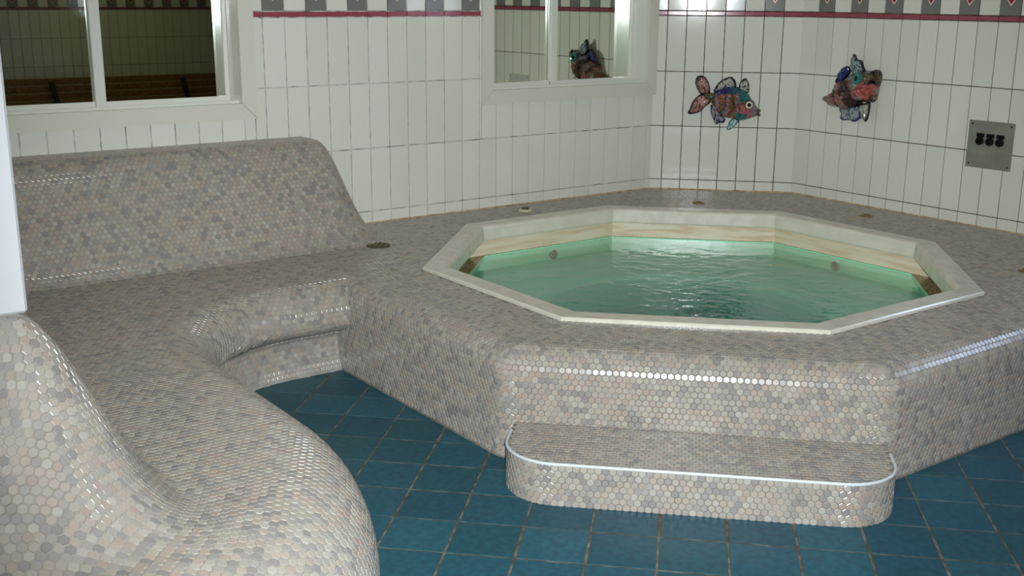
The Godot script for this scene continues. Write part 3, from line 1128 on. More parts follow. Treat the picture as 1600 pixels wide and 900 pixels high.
	for it in 90:
		if it % 15 == 0:
			for k in mov:
				var p := plan[k]
				var e := 0.002
				jac[k] = [(bench_p(p.x + e, p.y) - bench_p(p.x - e, p.y)) / (2 * e), (bench_p(p.x, p.y + e) - bench_p(p.x, p.y - e)) / (2 * e)]
		for k in mov:
			var f := Vector3.ZERO
			var cnt := 0
			var me := pos[k]
			for q in nb6[k]:
				if q >= 0:
					var dv := pos[q] - me
					var l := dv.length()
					if l > 1e-6 and l < 0.2:
						f += dv * (1.0 - HEXP / l)
						cnt += 1
			if cnt < 2: continue
			f *= 1.3 / 6.0
			var jt: Vector3 = jac[k][0]
			var jd: Vector3 = jac[k][1]
			var a := jt.dot(jt) + 1e-4
			var b := jt.dot(jd)
			var c := jd.dot(jd) + 1e-4
			var det := a * c - b * b
			if det < 1e-6: continue
			var u := jt.dot(f)
			var w := jd.dot(f)
			var mvx := clampf((c * u - b * w) / det, -0.008, 0.008)
			var mvy := clampf((a * w - b * u) / det, -0.008, 0.008)
			plan[k] += Vector2(mvx, mvy)
			pos[k] = bench_p(plan[k].x, plan[k].y)
	print("relaxed ", mov.size(), " at ", Time.get_ticks_msec())
	var list := []
	for k in plan.size():
		var n := bench_normal(plan[k].x, plan[k].y)
		var l: Array = nb6[k]
		var p := pos[k]
		if p.y < 0.012: continue
		var xa := Vector3.ZERO
		if l[0] >= 0: xa += pos[l[0]] - p
		if l[1] >= 0: xa += p - pos[l[1]]
		if xa.length() < 1e-4: xa = Vector3(-Q, 0, Q)
		var h := hex_at(p, xa, n)
		# follow the local spacing of the net
		var xf: Transform3D = h[0]
		var sx := 1.0
		if l[0] >= 0 and l[1] >= 0: sx = clampf(pos[l[0]].distance_to(pos[l[1]]) / (2 * HEXP), 0.55, 1.25)
		var sz := 1.0
		if l[2] >= 0 and l[3] >= 0 and l[4] >= 0 and l[5] >= 0:
			sz = clampf(((pos[l[2]] + pos[l[3]]) * 0.5).distance_to((pos[l[4]] + pos[l[5]]) * 0.5) / (2 * step), 0.55, 1.25)
		xf.basis = Basis(xf.basis.x * sx, xf.basis.y, xf.basis.z * sz)
		h[0] = xf
		list.append(h)
	# recessed riser under the seat: its own strip, evenly spaced along its own length
	var fl2 := []
	var acc := PackedFloat32Array([0.0])
	for k in 57:
		var ff := flat_foot(foot[k].x, foot[k].y)
		fl2.append([foot[k], Vector2(ff[3], ff[4])])
		if k > 0:
			var pa: Vector2 = fl2[k - 1][0] + fl2[k - 1][1] * 0.025
			var pb: Vector2 = fl2[k][0] + fl2[k][1] * 0.025
			acc.append(acc[k - 1] + pa.distance_to(pb))
	var e2 := 0.345
	var rw := 0
	while e2 < 0.62:
		var q2 := nose(e2, 0.14)
		if q2.y < 0.012: break
		var s2 := 0.01 + (HEXP * 0.5 if rw % 2 else 0.0)
		while s2 < acc[acc.size() - 1]:
			var k := clampi(acc.bsearch(s2) - 1, 0, acc.size() - 2)
			var fr := (s2 - acc[k]) / (acc[k + 1] - acc[k])
			var fp: Vector2 = fl2[k][0].lerp(fl2[k + 1][0], fr)
			var fnn: Vector2 = fl2[k][1].lerp(fl2[k + 1][1], fr).normalized()
			var qa := nose(e2 - 0.006, 0.14)
			var qb := nose(e2 + 0.006, 0.14)
			var tdn := (qb - qa).normalized()
			var at := WL(fp.x + fnn.x * q2.x, q2.y, fp.y + fnn.y * q2.x)
			var nd := WL(fnn.x, 0, fnn.y) - WL(0, 0, 0)
			list.append(hex_at(at, WL(-fnn.y, 0, fnn.x) - WL(0, 0, 0), nd * -tdn.y + Vector3.UP * tdn.x))
			s2 += HEXP
		e2 += HEXP * 0.8660254
		rw += 1
	lay_hexes(th, list, func(_p): return true)

# ---------------------------------------------------------------- step
func build_step() -> void:
	var th := thing("tiled_step", "low round-ended hexagon mosaic step with pale nosing before the tub", "step", Vector3(0.1, 0, -0.33))
	var o := th.position
	var x0 := -0.505
	var x1 := 0.712
	var z0 := -0.496
	var z1 := -0.157
	var r := 0.175
	var hs := 0.14
	var path := [Vector2(x0, z0)]
	for k in 4: path.append(Vector2(x0, lerpf(z0, z1 - r, (k + 1) / 4.0)))
	for k in 10:
		var a := PI - PI / 2 * (k + 1) / 11.0
		path.append(Vector2(x0 + r, z1 - r) + Vector2(cos(a), sin(a)) * r)
	for k in 21: path.append(Vector2(lerpf(x0 + r, x1 - r, k / 20.0), z1))
	for k in 10:
		var a := PI / 2 - PI / 2 * (k + 1) / 11.0
		path.append(Vector2(x1 - r, z1 - r) + Vector2(cos(a), sin(a)) * r)
	for k in 5: path.append(Vector2(x1, lerpf(z1 - r, z0, k / 4.0)))
	var b := MB.new()
	var rows := []
	for y in [0.0, hs]:
		var row := []
		for p in path: row.append(Vector3(p.x, y, p.y) - o)
		rows.append(row)
	b.grid(rows, false)
	var poly := PackedVector3Array([Vector3(0.1, hs, z0) - o])
	for p in path: poly.append(Vector3(p.x, hs, p.y) - o)
	b.fan(poly, Vector3.UP)
	obj("grout_body", b.commit(), M.hex_grout, th)
	# nosing strip round the upper edge
	var nz := MB.new()
	var line := []
	for k in range(2, path.size() - 2): line.append(Vector3(path[k].x, hs + 0.0005, path[k].y) - o)
	nz.tube(line, 0.0055)
	var nn := obj("nosing_strip", nz.commit(), M.nosing, th)
	nn.set_meta("label", "pale edging strip along the step")
	var list := []
	var ln := PackedFloat32Array([0.0])
	for k in range(1, path.size()): ln.append(ln[k - 1] + path[k].distance_to(path[k - 1]))
	var row := 0
	var y := 0.0105
	while y < hs - 0.008:
		var s := 0.012 + (HEXP * 0.5 if row % 2 else 0.0)
		while s < ln[ln.size() - 1] - 0.01:
			var k := clampi(ln.bsearch(s) - 1, 0, path.size() - 2)
			var f := (s - ln[k]) / (ln[k + 1] - ln[k])
			var p: Vector2 = path[k].lerp(path[k + 1], f)
			var t: Vector2 = (path[k + 1] - path[k]).normalized()
			list.append(hex_at(Vector3(p.x, y, p.y) - o, Vector3(t.x, 0, t.y), Vector3(-t.y, 0, t.x)))
			s += HEXP
		y += HEXP * 0.8660254
		row += 1
	var z := z0 + 0.012
	while z < z1 - 0.004:
		var x := x0 + (HEXP * 0.5 if row % 2 else 0.0)
		while x < x1:
			var inside := x > x0 + 0.009 and x < x1 - 0.009
			if z > z1 - r:
				if x < x0 + r and Vector2(x - x0 - r, z - z1 + r).length() > r - 0.009: inside = false
				if x > x1 - r and Vector2(x - x1 + r, z - z1 + r).length() > r - 0.009: inside = false
			if z > z1 - 0.009: inside = false
			if inside: list.append(hex_at(Vector3(x, hs, z) - o, Vector3.RIGHT, Vector3.UP))
			x += HEXP
		z += HEXP * 0.8660254
		row += 1
	# the sorter reads world places
	var moved := []
	for h in list: moved.append([Transform3D(h[0].basis, h[0].origin + o), h[1]])
	th.position = Vector3.ZERO
	for c in th.get_children(): c.position += o
	lay_hexes(th, moved, func(p): return p.z > -0.49)

# ---------------------------------------------------------------- tub
const WATER_Y := 0.247
func build_tub() -> void:
	var th := thing("hot_tub", "octagonal sunken hot tub with white coping and cream stained inner wall", "hot tub")
	var cp := oct_loft([oct([COPING_AP], DECK - 0.01), oct([COPING_AP], DECK + 0.011), oct([COPING_AP - 0.005], DECK + 0.016), oct([1.070], DECK + 0.016), oct([1.060], DECK + 0.014), oct([1.053], DECK + 0.008), oct([1.050], DECK - 0.002), oct([1.046], DECK - 0.052), oct([1.049], DECK - 0.060), oct([1.06], DECK - 0.064)])
	obj("coping", cp.commit(), M.coping, th)
	var side := [1.13, 1.06, 1.06, 1.06, 1.13, 1.06, 1.06, 1.06]
	var low := [1.05, 1.06, 1.06, 1.06, 1.05, 1.06, 1.06, 1.06]
	var wall := oct_loft([oct([1.06], DECK - 0.064), oct(side, DECK - 0.064), oct(side, WATER_Y + 0.006)])
	obj("inner_wall", wall.commit(), M.shell_wall, th)
	var weir := oct_loft([oct(side, WATER_Y + 0.006), oct(low, WATER_Y + 0.003)])
	var wo := obj("overflow_ledge", weir.commit(), M.weir, th)
	wo.set_meta("label", "brown wet ledge at the water line")
	var ledge_y := 0.165
	var sh := oct_loft([oct(low, WATER_Y + 0.003), oct(low, WATER_Y - 0.012), oct([1.056], 0.218), oct([1.09], 0.212), oct([1.09], ledge_y)])
	obj("shell_wall", sh.commit(), M.shell, th)
	# seat ledge ring to a round footwell
	var lr := MB.new()
	var ring := oct([1.09], ledge_y)
	var segs := 96
	var fc := Vector3(0.04, 0, -1.95)
	for k in segs:
		var a0 := TAU * k / segs
		var a1 := TAU * (k + 1) / segs
		var p0 := oct_ray(ring, a0)
		var p1 := oct_ray(ring, a1)
		var q0 := fc + Vector3(cos(a0), 0, sin(a0)) * 0.65 + Vector3(0, ledge_y, 0)
		var q1 := fc + Vector3(cos(a1), 0, sin(a1)) * 0.65 + Vector3(0, ledge_y, 0)
		lr.quad(p0, q0, q1, p1)
	obj("seat_ledge", lr.commit(), M.shell, th)
	var fw := MB.new()
	for k in segs:
		var a0 := TAU * k / segs
		var a1 := TAU * (k + 1) / segs
		var u0 := Vector3(cos(a0), 0, sin(a0))
		var u1 := Vector3(cos(a1), 0, sin(a1))
		var ys := [[0.65, ledge_y], [0.635, ledge_y - 0.02], [0.60, -0.12], [0.55, -0.16], [0.0, -0.165]]
		for s in ys.size() - 1:
			if ys[s + 1][0] > 0: fw.quad(fc + u0 * ys[s][0] + Vector3.UP * ys[s][1], fc + u0 * ys[s + 1][0] + Vector3.UP * ys[s + 1][1], fc + u1 * ys[s + 1][0] + Vector3.UP * ys[s + 1][1], fc + u1 * ys[s][0] + Vector3.UP * ys[s][1])
			else: fw.tri(fc + u0 * ys[s][0] + Vector3.UP * ys[s][1], fc + Vector3.UP * ys[s + 1][1], fc + u1 * ys[s][0] + Vector3.UP * ys[s][1])
	obj("footwell", fw.commit(), M.shell, th)
	# water jets just under the surface
	for pn in [[Vector3(-0.647, 0.2, -2.794), Vector3(Q, 0, Q)], [Vector3(0.813, 0.2, -2.793), Vector3(-Q, 0, Q)]]:
		var jm := MB.new()
		jm.disc(pn[0] - pn[1] * 0.006, pn[1], [[0.026, 0.0], [0.026, 0.008], [0.02, 0.013], [0.012, 0.012], [0.011, 0.003], [0.0, 0.003]], 18)
		obj("water_jet", jm.commit(), M.dark_grate, th)
	# water
	var wm := MB.new()
	var f := FastNoiseLite.new()
	f.seed = 5
	f.frequency = 8.0
	f.fractal_octaves = 4
	f.fractal_gain = 0.62
	var rings := []
	var nr := 120
	var ns := 480
	var edge := oct([1.053], WATER_Y)
	for r in nr + 1:
		var row := []
		for k in ns:
			var p := OC.lerp(oct_ray(edge, TAU * k / ns) - Vector3(0, WATER_Y, 0), r / float(nr))
			var amp := 0.0036 * (1.0 - 0.5 * pow(r / float(nr), 6))
			row.append(Vector3(p.x, WATER_Y + f.get_noise_3d(p.x, p.z, 0.3) * amp, p.z))
		rings.append(row)
	wm.grid(rings, false, true)
	var wo2 := obj("tub_water", wm.commit(), M.water)
	tag(wo2, "rippling green water filling the octagonal hot tub", "water", "", "stuff")
	var fog := FogVolume.new()
	fog.name = "water_tint"
	fog.shape = RenderingServer.FOG_VOLUME_SHAPE_CYLINDER
	fog.size = Vector3(2.3, WATER_Y + 0.2 - 0.006, 2.3)
	var fm := FogMaterial.new()
	fm.density = 1.7
	fm.albedo = Color(0.10, 0.99, 0.78)
	fog.material = fm
	wo2.add_child(fog)
	fog.position = OC + Vector3(0, (WATER_Y - 0.2 - 0.006) * 0.5, 0)

func build_fittings() -> void:
	# little fittings set into the deck
	var specs := [
		[Vector3(-0.829, 0, -2.985), "air_button", "round cream air button on the deck below the mirrored window", "cream"],
		[Vector3(0.11, 0, -3.417), "deck_fitting", "flat brown fitting on the deck behind the tub below the first fish", "brass"],
		[Vector3(1.011, 0, -3.191), "deck_fitting", "small yellowish brass fitting on the deck along the right wall", "brass"],
		[Vector3(1.515, 0, -2.003), "deck_fitting", "brown deck fitting at the right edge of the picture", "brass"],
		[Vector3(-1.383, 0, -1.975), "deck_drain", "dark oval drain grate on the deck left of the tub", "drain"]]
	for s in specs:
		var at: Vector3 = s[0] + Vector3(0, DECK + 0.0022, 0)
		var th := thing(s[1], s[2], "button" if s[1] == "air_button" else ("drain" if s[1] == "deck_drain" else "fitting"), at)
		if s[3] == "cream":
			var a := MB.new()
			a.disc(Vector3.ZERO, Vector3.UP, [[0.036, 0.0], [0.036, 0.006], [0.032, 0.011], [0.022, 0.012], [0.02, 0.006]], 28)
			obj("flange", a.commit(), M.cream, th)
			var c := MB.new()
			c.disc(Vector3.ZERO, Vector3.UP, [[0.02, 0.004], [0.02, 0.016], [0.017, 0.02], [0.0, 0.02]], 24)
			obj("push_button", c.commit(), M.dark_grate, th)
		elif s[3] == "brass":
			var a := MB.new()
			a.disc(Vector3.ZERO, Vector3.UP, [[0.034, 0.0], [0.034, 0.004], [0.03, 0.007], [0.02, 0.0075]], 28)
			obj("flange", a.commit(), M.brass, th)
			var c := MB.new()
			c.disc(Vector3.ZERO, Vector3.UP, [[0.02, 0.006], [0.017, 0.009], [0.0, 0.01]], 24)
			obj("cap", c.commit(), M.dark_grate, th)
		else:
			var a := MB.new()
			a.disc(Vector3.ZERO, Vector3.UP, [[0.056, 0.0], [0.056, 0.004], [0.05, 0.006], [0.046, 0.003], [0.0, 0.002]], 30)
			obj("rim", a.commit(), M.dark_grate, th)
			for k in 7:
				var c := MB.new()
				var x := -0.036 + k * 0.012
				c.box(Transform3D(Basis(), Vector3(x, 0.0045, 0)), Vector3(0.006, 0.004, 2.0 * sqrt(0.046 * 0.046 - x * x)), 0.001)
				obj("bar", c.commit(), M.brass if k % 2 == 0 else M.dark_grate, th)
	# stainless control plate
	var bas := Basis(Vector3(Q, 0, Q), Vector3.UP, Vector3(-Q, 0, Q))
	var cp := thing("control_plate", "stainless steel plate with three black buttons on the right wall", "control panel", WR(1.262, 0.818, 0.008))
	cp.basis = bas
	var pm := MB.new()
	pm.box(Transform3D(Basis(), Vector3(0, 0, 0.0015)), Vector3(0.252, 0.241, 0.003), 0.001)
	obj("plate", pm.commit(), M.steel, cp)
	for k in 3:
		var x := -0.055 + k * 0.055
		var bm := MB.new()
		bm.disc(Vector3(x, 0.018, 0.003), Vector3(0, 0, 1), [[0.0205, 0.0], [0.0205, 0.012], [0.017, 0.015], [0.009, 0.015], [0.008, 0.009], [0.0, 0.009]], 24)
		obj("button", bm.commit(), M.black, cp)
		var tm := MB.new()
		tm.box(Transform3D(Basis(), Vector3(x, 0.047, 0.006)), Vector3(0.042, 0.02, 0.006), 0.001)
		obj("label_tab", tm.commit(), M.black, cp)
	for sx in [-1, 1]:
		for sy in [-1, 1]:
			var sm := MB.new()
			sm.disc(Vector3(sx * 0.108, sy * 0.102, 0.003), Vector3(0, 0, 1), [[0.0045, 0.0], [0.0038, 0.002], [0.0, 0.0022]], 12)
			obj("screw", sm.commit(), M.black, cp)

# ---------------------------------------------------------------- glazed fish
func smooth_poly(p: Array, n: int) -> PackedVector2Array:
	# closed Catmull-Rom, resampled evenly
	var fine := PackedVector2Array()
	var m := p.size()
	for k in m:
		var a: Vector2 = p[(k - 1 + m) % m]
		var b: Vector2 = p[k]
		var c: Vector2 = p[(k + 1) % m]
		var d: Vector2 = p[(k + 2) % m]
		for q in 8: fine.append(b.cubic_interpolate(c, a, d, q / 8.0))
	fine.append(fine[0])
	var l := PackedFloat32Array([0.0])
	for k in range(1, fine.size()): l.append(l[k - 1] + fine[k].distance_to(fine[k - 1]))
	var out := PackedVector2Array()
	for q in n:
		var s := l[l.size() - 1] * q / n
		var k := clampi(l.bsearch(s) - 1, 0, fine.size() - 2)
		out.append(fine[k].lerp(fine[k + 1], clampf((s - l[k]) / maxf(l[k + 1] - l[k], 1e-6), 0, 1)))
	return out

# pillow-shaped piece from an outline in tracing units; colour from a callable(point, rho)
func pillow(outline: Array, scale: float, org: Vector2, thick: float, z0: float, colour: Callable, n := 72, rings := 12, crimp := 0.0, lump := 0.0) -> Mesh:
	var lump_noise := FastNoiseLite.new()
	lump_noise.seed = 77
	lump_noise.frequency = 0.016
	var o := smooth_poly(outline, n)
	var c := Vector2.ZERO
	for p in o: c += p
	c /= n
	var b := MB.new()
	b.uses_color = true
	var rows := []
	for r in rings + 1:
		var rho := 1.0 - pow(1.0 - r / float(rings), 1.4)
		var row := []
		for k in n:
			var p: Vector2 = c.lerp(o[k], rho)
			var z := thick * pow(maxf(1.0 - pow(rho, 2.4), 0.0), 0.5) * (1.0 + lump * lump_noise.get_noise_2d(p.x, p.y))
			z += crimp * sin(k * 0.9) * rho
			row.append(Vector3((p.x - org.x) * scale, -(p.y - org.y) * scale, z0 + z))
			b.c.append((colour.call(p, rho) as Color).srgb_to_linear())
		rows.append(row)
	# back rim to the wall side
	var last := []
	for k in n:
		var p: Vector2 = o[k].lerp(c, 0.04)
		last.append(Vector3((p.x - org.x) * scale, -(p.y - org.y) * scale, z0 - thick * 0.25))
		b.c.append((colour.call(p, 1.0) as Color).srgb_to_linear())
	rows.append(last)
	b.grid(rows, false, true)
	return b.commit()

func vv(a: Array) -> Array:
	var out := []
	for k in range(0, a.size(), 2): out.append(Vector2(a[k], a[k + 1]))
	return out

func fin_colour(inner: Color, edge: Color, rays: Color) -> Callable:
	var fn := FastNoiseLite.new()
	fn.seed = 8
	fn.frequency = 0.02
	return func(p: Vector2, rho: float) -> Color:
		var c := inner.lerp(rays, sst(0.05, 0.25, fn.get_noise_2d(p.x * 1.6, p.y * 0.7)))
		return c.lerp(edge, sst(0.72, 0.9, rho + fn.get_noise_2d(p.x * 2, p.y * 2) * 0.2))

func build_fish() -> void:
	var fn := FastNoiseLite.new()
	fn.seed = 4
	fn.frequency = 0.009
	var brown := rgb(96, 66, 38)
	var orange := rgb(150, 88, 62)
	var grey := rgb(120, 122, 132)
	var pink := rgb(180, 104, 106)
	var teal := rgb(22, 106, 104)
	var olive := rgb(92, 88, 48)
	var navy := rgb(22, 22, 92)
	var inkb := rgb(14, 12, 26)
	var cream := rgb(222, 206, 176)
	var bands := [olive, brown, orange, grey, rgb(150, 74, 60), olive, orange, rgb(58, 40, 26), grey, pink]
	# ---- fish on the corner wall, facing right
	var s1 := 0.000437
	var org1 := Vector2(560, 470)
	var f1 := thing("fish_sculpture", "glazed ceramic fish with split tail facing right on the narrow corner wall", "fish sculpture", Vector3(0.2325, 0.926, -3.8931 + 0.012), "ceramic wall fish")
	var body1 := vv([430, 330, 470, 292, 560, 258, 640, 238, 720, 243, 790, 262, 860, 300, 905, 350, 935, 405, 975, 440, 1005, 495, 1045, 550, 1060, 590, 1030, 635, 960, 662, 880, 690, 800, 705, 735, 682, 640, 676, 560, 648, 490, 600, 440, 530, 400, 450])
	var col1 := func(p: Vector2, rho: float) -> Color:
		var nz := fn.get_noise_2d(p.x, p.y)
		var r := p.distance_to(Vector2(395, 455)) + nz * 55
		var q := fposmod(r / 27.0, 9.99)
		var c: Color = bands[int(q)].lerp(bands[mini(int(q) + 1, 9)], sst(0.6, 1.0, q - int(q)))
		if p.y < 335 - (p.x - 640) * 0.05 + nz * 40 and p.x < 860: c = navy.lerp(teal, sst(560, 700, p.x) * 0.7)
		if p.x > 770 and p.y < 440 + nz * 30: c = teal
		if p.x > 790 and p.y > 480 and p.y < 625 and p.x < 960: c = pink
		if p.x > 740 and p.x < 880 and p.y > 590 + (p.x - 740) * 0.1: c = teal
		if p.x > 955 and p.y > 430: c = grey.lerp(brown, sst(1000, 1050, p.x))
		return c.lerp(inkb, 0.4 * sst(0.15, 0.35, fn.get_noise_2d(p.x * 3.0 + 90, p.y * 3.0)))
	obj("body", pillow(body1, s1, org1, 0.062, 0.012, col1, 120, 30, 0.0, 0.32), M.glaze, f1)
	var fin_c := fin_colour(rgb(178, 176, 160), inkb, rgb(60, 62, 70))
	var tail_c := fin_colour(rgb(172, 124, 112), inkb, rgb(66, 46, 40))
	obj("tail_fin", pillow(vv([240, 345, 195, 275, 170, 195, 195, 118, 260, 106, 312, 132, 352, 195, 378, 275, 372, 335, 310, 362]), s1, org1, 0.016, 0.02, tail_c, 56, 8, 0.003), M.glaze, f1)
	obj("tail_fin", pillow(vv([345, 350, 260, 350, 190, 402, 140, 472, 110, 560, 85, 612, 112, 632, 200, 622, 262, 592, 332, 522, 392, 470, 420, 410]), s1, org1, 0.018, 0.02, tail_c, 56, 8, 0.003), M.glaze, f1)
	obj("tail_stem", pillow(vv([300, 345, 380, 332, 470, 345, 530, 410, 480, 470, 390, 462, 320, 420]), s1, org1, 0.03, 0.016, func(p, _r): return olive.lerp(inkb, sst(0.0, 0.3, fn.get_noise_2d(p.x * 2.0, p.y * 2.0))), 48, 8), M.glaze, f1)
	obj("dorsal_fin", pillow(vv([425, 322, 440, 268, 482, 200, 542, 150, 620, 116, 672, 122, 712, 172, 726, 235, 690, 262, 600, 262, 510, 300]), s1, org1, 0.012, 0.022, fin_c, 64, 10, 0.004), M.glaze, f1)
	obj("dorsal_spike", pillow(vv([768, 190, 810, 142, 850, 130, 886, 182, 902, 255, 895, 320, 830, 310, 765, 268]), s1, org1, 0.014, 0.024, fin_c, 48, 8, 0.003), M.glaze, f1)
	obj("anal_fin", pillow(vv([400, 490, 394, 560, 410, 640, 440, 692, 475, 762, 530, 742, 582, 742, 604, 690, 566, 650, 490, 610, 436, 530]), s1, org1, 0.012, 0.02, fin_colour(rgb(150, 152, 160), navy, inkb), 56, 8, 0.005), M.glaze, f1)
	obj("pelvic_fin", pillow(vv([705, 670, 652, 730, 636, 790, 630, 832, 682, 826, 742, 772, 784, 712, 766, 676]), s1, org1, 0.012, 0.024, fin_colour(rgb(120, 168, 164), rgb(16, 40, 70), rgb(206, 216, 210)), 48, 8, 0.003), M.glaze, f1)
	for k in 2:
		var y: float = [562.0, 618.0][k]
		obj("lip", pillow(vv([1022, y - 20, 1050, y - 24, 1072, y - 4, 1066, y + 18, 1036, y + 20]), s1, org1, 0.02, 0.026, func(_p, _r): return olive if k == 0 else rgb(120, 48, 36), 24, 6), M.glaze, f1)
	eye(f1, Vector3((903 - 560) * s1, -(480 - 470) * s1, 0.066), s1 * 62, rgb(16, 16, 30), cream, Basis(Vector3.UP, 0.25))
	# ---- fish on the right wall, rounder, head towards the right
	var s2 := 0.000505
	var org2 := Vector2(490, 440)
	var f2 := thing("fish_sculpture", "plump glazed ceramic fish with spiky crest and teal-ringed eye on the right wall", "fish sculpture", WR(0.400, 1.062, 0.012), "ceramic wall fish")
	f2.basis = Basis(Vector3(Q, 0, Q), Vector3.UP, Vector3(-Q, 0, Q))
	var body2 := vv([122, 612, 200, 568, 262, 528, 292, 470, 312, 420, 400, 378, 470, 335, 520, 300, 610, 318, 690, 262, 750, 268, 815, 246, 856, 285, 858, 360, 842, 425, 830, 505, 796, 600, 720, 606, 650, 610, 610, 650, 540, 684, 440, 704, 330, 694, 250, 690, 185, 655])
	var bands2 := [rgb(48, 36, 44), rgb(70, 50, 42), rgb(146, 76, 54), rgb(110, 110, 104), rgb(140, 148, 130), rgb(160, 88, 74), rgb(60, 40, 28), rgb(124, 122, 116), rgb(168, 100, 92), rgb(80, 52, 40)]
	var col2 := func(p: Vector2, _rho: float) -> Color:
		var nz := fn.get_noise_2d(p.x + 500, p.y)
		var r := p.distance_to(Vector2(140, 640)) + nz * 55
		var q := fposmod(r / 40.0, 9.99)
		var c: Color = bands2[int(q)].lerp(bands2[mini(int(q) + 1, 9)], sst(0.6, 1.0, q - int(q)))
		if ((p - Vector2(748, 490)) / Vector2(88, 78)).length() < 1.0 + nz * 0.5: c = rgb(166, 84, 72)
		if p.x > 740 and p.y < 400: c = rgb(104, 84, 66).lerp(inkb, sst(0.0, 0.2, nz))
		if p.y > 570 and p.x > 520: c = rgb(52, 36, 26)
		if p.x > 470 and p.x < 640 and p.y < 370: c = grey
		return c.lerp(inkb, 0.35 * sst(0.15, 0.35, fn.get_noise_2d(p.x * 3.0, p.y * 3.0 + 70)))
	obj("body", pillow(body2, s2, org2, 0.10, 0.012, col2, 120, 30, 0.0, 0.25), M.glaze, f2)
	obj("dorsal_fin", pillow(vv([300, 425, 308, 350, 350, 280, 420, 226, 472, 240, 486, 296, 440, 352, 370, 410]), s2, org2, 0.02, 0.035, fin_colour(navy, inkb, rgb(70, 76, 130)), 48, 8, 0.004), M.glaze, f2)
	obj("crest_spike", pillow(vv([490, 262, 490, 180, 520, 86, 572, 142, 632, 158, 664, 220, 694, 272, 640, 322, 560, 318]), s2, org2, 0.024, 0.04, fin_colour(rgb(138, 150, 150), inkb, rgb(70, 84, 92)), 56, 8, 0.004), M.glaze, f2)
	obj("belly_fin", pillow(vv([378, 690, 388, 762, 410, 830, 500, 820, 590, 830, 662, 790, 684, 720, 650, 650, 540, 668, 450, 690]), s2, org2, 0.016, 0.03, fin_colour(rgb(160, 166, 160), navy, rgb(70, 90, 110)), 64, 10, 0.006), M.glaze, f2)
	obj("pectoral_fin", pillow(vv([648, 640, 780, 605, 788, 700, 772, 782, 746, 816, 690, 772, 660, 702]), s2, org2, 0.016, 0.04, fin_colour(rgb(176, 180, 160), inkb, rgb(110, 120, 110)), 48, 8, 0.004), M.glaze, f2)
	obj("lip", pillow(vv([826, 252, 846, 246, 864, 284, 866, 350, 850, 392, 834, 340]), s2, org2, 0.02, 0.045, func(_p, _r): return rgb(70, 44, 30), 32, 6), M.glaze, f2)
	eye(f2, Vector3((672 - 490) * s2, -(345 - 440) * s2, 0.101), s2 * 64, teal, rgb(12, 132, 118), Basis(Vector3.FORWARD, 0.6) * Basis(Vector3.UP, -0.3))

func eye(parent: Node3D, at: Vector3, r: float, rim: Color, ring: Color, turn: Basis) -> void:
	var nrm := turn * Vector3(0, 0, 1)
	var specs := [["eye_rim", [[r, -0.012], [r, 0.0], [r * 0.9, 0.003], [r * 0.8, 0.0035]], rim], ["eye_ring", [[r * 0.84, 0.002], [r * 0.8, 0.0055], [r * 0.5, 0.007], [r * 0.44, 0.007]], ring], ["pupil", [[r * 0.46, 0.006], [r * 0.42, 0.009], [r * 0.2, 0.0105], [0.0, 0.011]], rgb(20, 12, 10)]]
	var root: Node = parent
	for s in specs:
		var b := MB.new()
		b.disc(at, nrm, s[1], 26)
		var o := obj(s[0], b.commit(), mat(s[2], 0.1, 0.0, 0.6), root)
		if root == parent:
			o.name = "eye"
			root = o

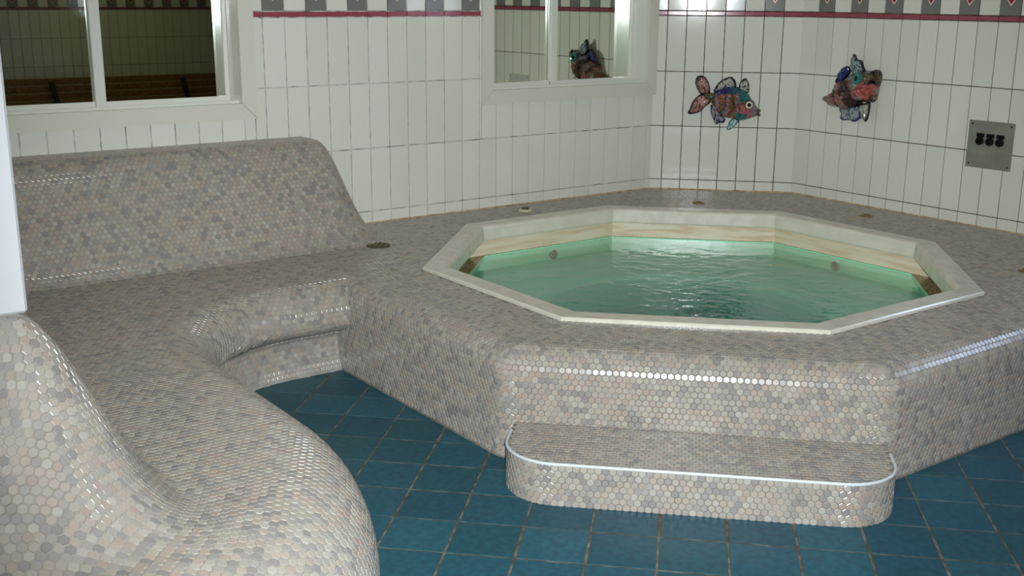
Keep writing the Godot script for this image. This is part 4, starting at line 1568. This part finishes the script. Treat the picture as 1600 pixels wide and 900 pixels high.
# ---------------------------------------------------------------- far side of the hall and lamps
func build_hall() -> void:
	var bl := Basis(Vector3(-Q, 0, Q), Vector3.UP, Vector3(Q, 0, Q))
	var wb := thing("slatted_bench", "long dark wooden slatted bench seen dimly in the left mirrored window", "bench", WL(0.4, 0, 8.4))
	wb.basis = bl
	for k in 5:
		var b := MB.new()
		b.box(Transform3D(Basis(Vector3.RIGHT, -0.12), Vector3(0, 0.28 + k * 0.085, 0.12 + k * 0.012)), Vector3(5.2, 0.076, 0.022), 0.004)
		obj("back_slat", b.commit(), M.wood, wb)
	for k in 4:
		var b := MB.new()
		b.box(Transform3D(Basis(), Vector3(0, 0.24, 0.06 - k * 0.095)), Vector3(5.2, 0.024, 0.075), 0.004)
		obj("seat_slat", b.commit(), M.wood, wb)
	for k in 4:
		var x := -2.3 + k * 1.55
		var b := MB.new()
		b.box(Transform3D(Basis(), Vector3(x, 0.115, -0.08)), Vector3(0.07, 0.23, 0.4), 0.006)
		obj("leg", b.commit(), M.wood_dark, wb)
		var c := MB.new()
		c.box(Transform3D(Basis(Vector3.FORWARD, 0.22), Vector3(x, 0.42, 0.09)), Vector3(0.06, 0.42, 0.03), 0.004)
		obj("back_post", c.commit(), M.wood_dark, wb)
	# ceiling lamps above the tub corner, out of frame
	for at in [[1.5, 2.3, 0.08], [3.4, 1.9, 0.05], [0.6, 7.4, 0.36]]:
		var lp := thing("ceiling_lamp", "", "lamp", WL(at[0], CEIL, at[1]), "ceiling lamps over the tub corner")
		lp.basis = bl
		tag(lp, "flat ceiling lamp above the %s, outside the picture" % ("slatted bench" if at[1] > 5 else "hot tub" if at[0] < 2 else "tiled bench"), "lamp", "ceiling lamps over the tub corner")
		var h := MB.new()
		h.box(Transform3D(Basis(), Vector3(0, -0.03, 0)), Vector3(1.24, 0.06, 0.34), 0.006)
		obj("housing", h.commit(), M.paint, lp)
		var df := MB.new()
		df.box(Transform3D(Basis(), Vector3(0, -0.064, 0)), Vector3(1.16, 0.008, 0.28), 0.002)
		var em := mat(rgb(255, 246, 224), 0.5)
		em.emission_enabled = true
		em.emission = Color(1.0, 0.88, 0.68)
		em.emission_energy_multiplier = 1.4
		obj("diffuser", df.commit(), em, lp)
		var al := AreaLight3D.new()
		al.name = "lamp_light"
		al.area_size = Vector2(1.16, 0.28)
		al.area_normalize_energy = true
		al.light_color = Color(1.0, 0.88, 0.68) if at[1] < 5 else Color(0.96, 1.0, 0.74)
		al.light_energy = at[2]
		al.area_range = 14.0
		al.area_attenuation = 2.0
		al.shadow_enabled = true
		lp.add_child(al)
		al.position = Vector3(0, -0.072, 0)
		al.rotation = Vector3(-PI / 2, 0, 0)

func _ready() -> void:
	rng.seed = 20240611
	setup()
	materials()
	make_hex()
	build_room()
	build_floor()
	print("room ", Time.get_ticks_msec())
	build_surround()
	build_bench()
	build_step()
	build_tub()
	build_fittings()
	build_fish()
	build_hall()
	print("done ", Time.get_ticks_msec())
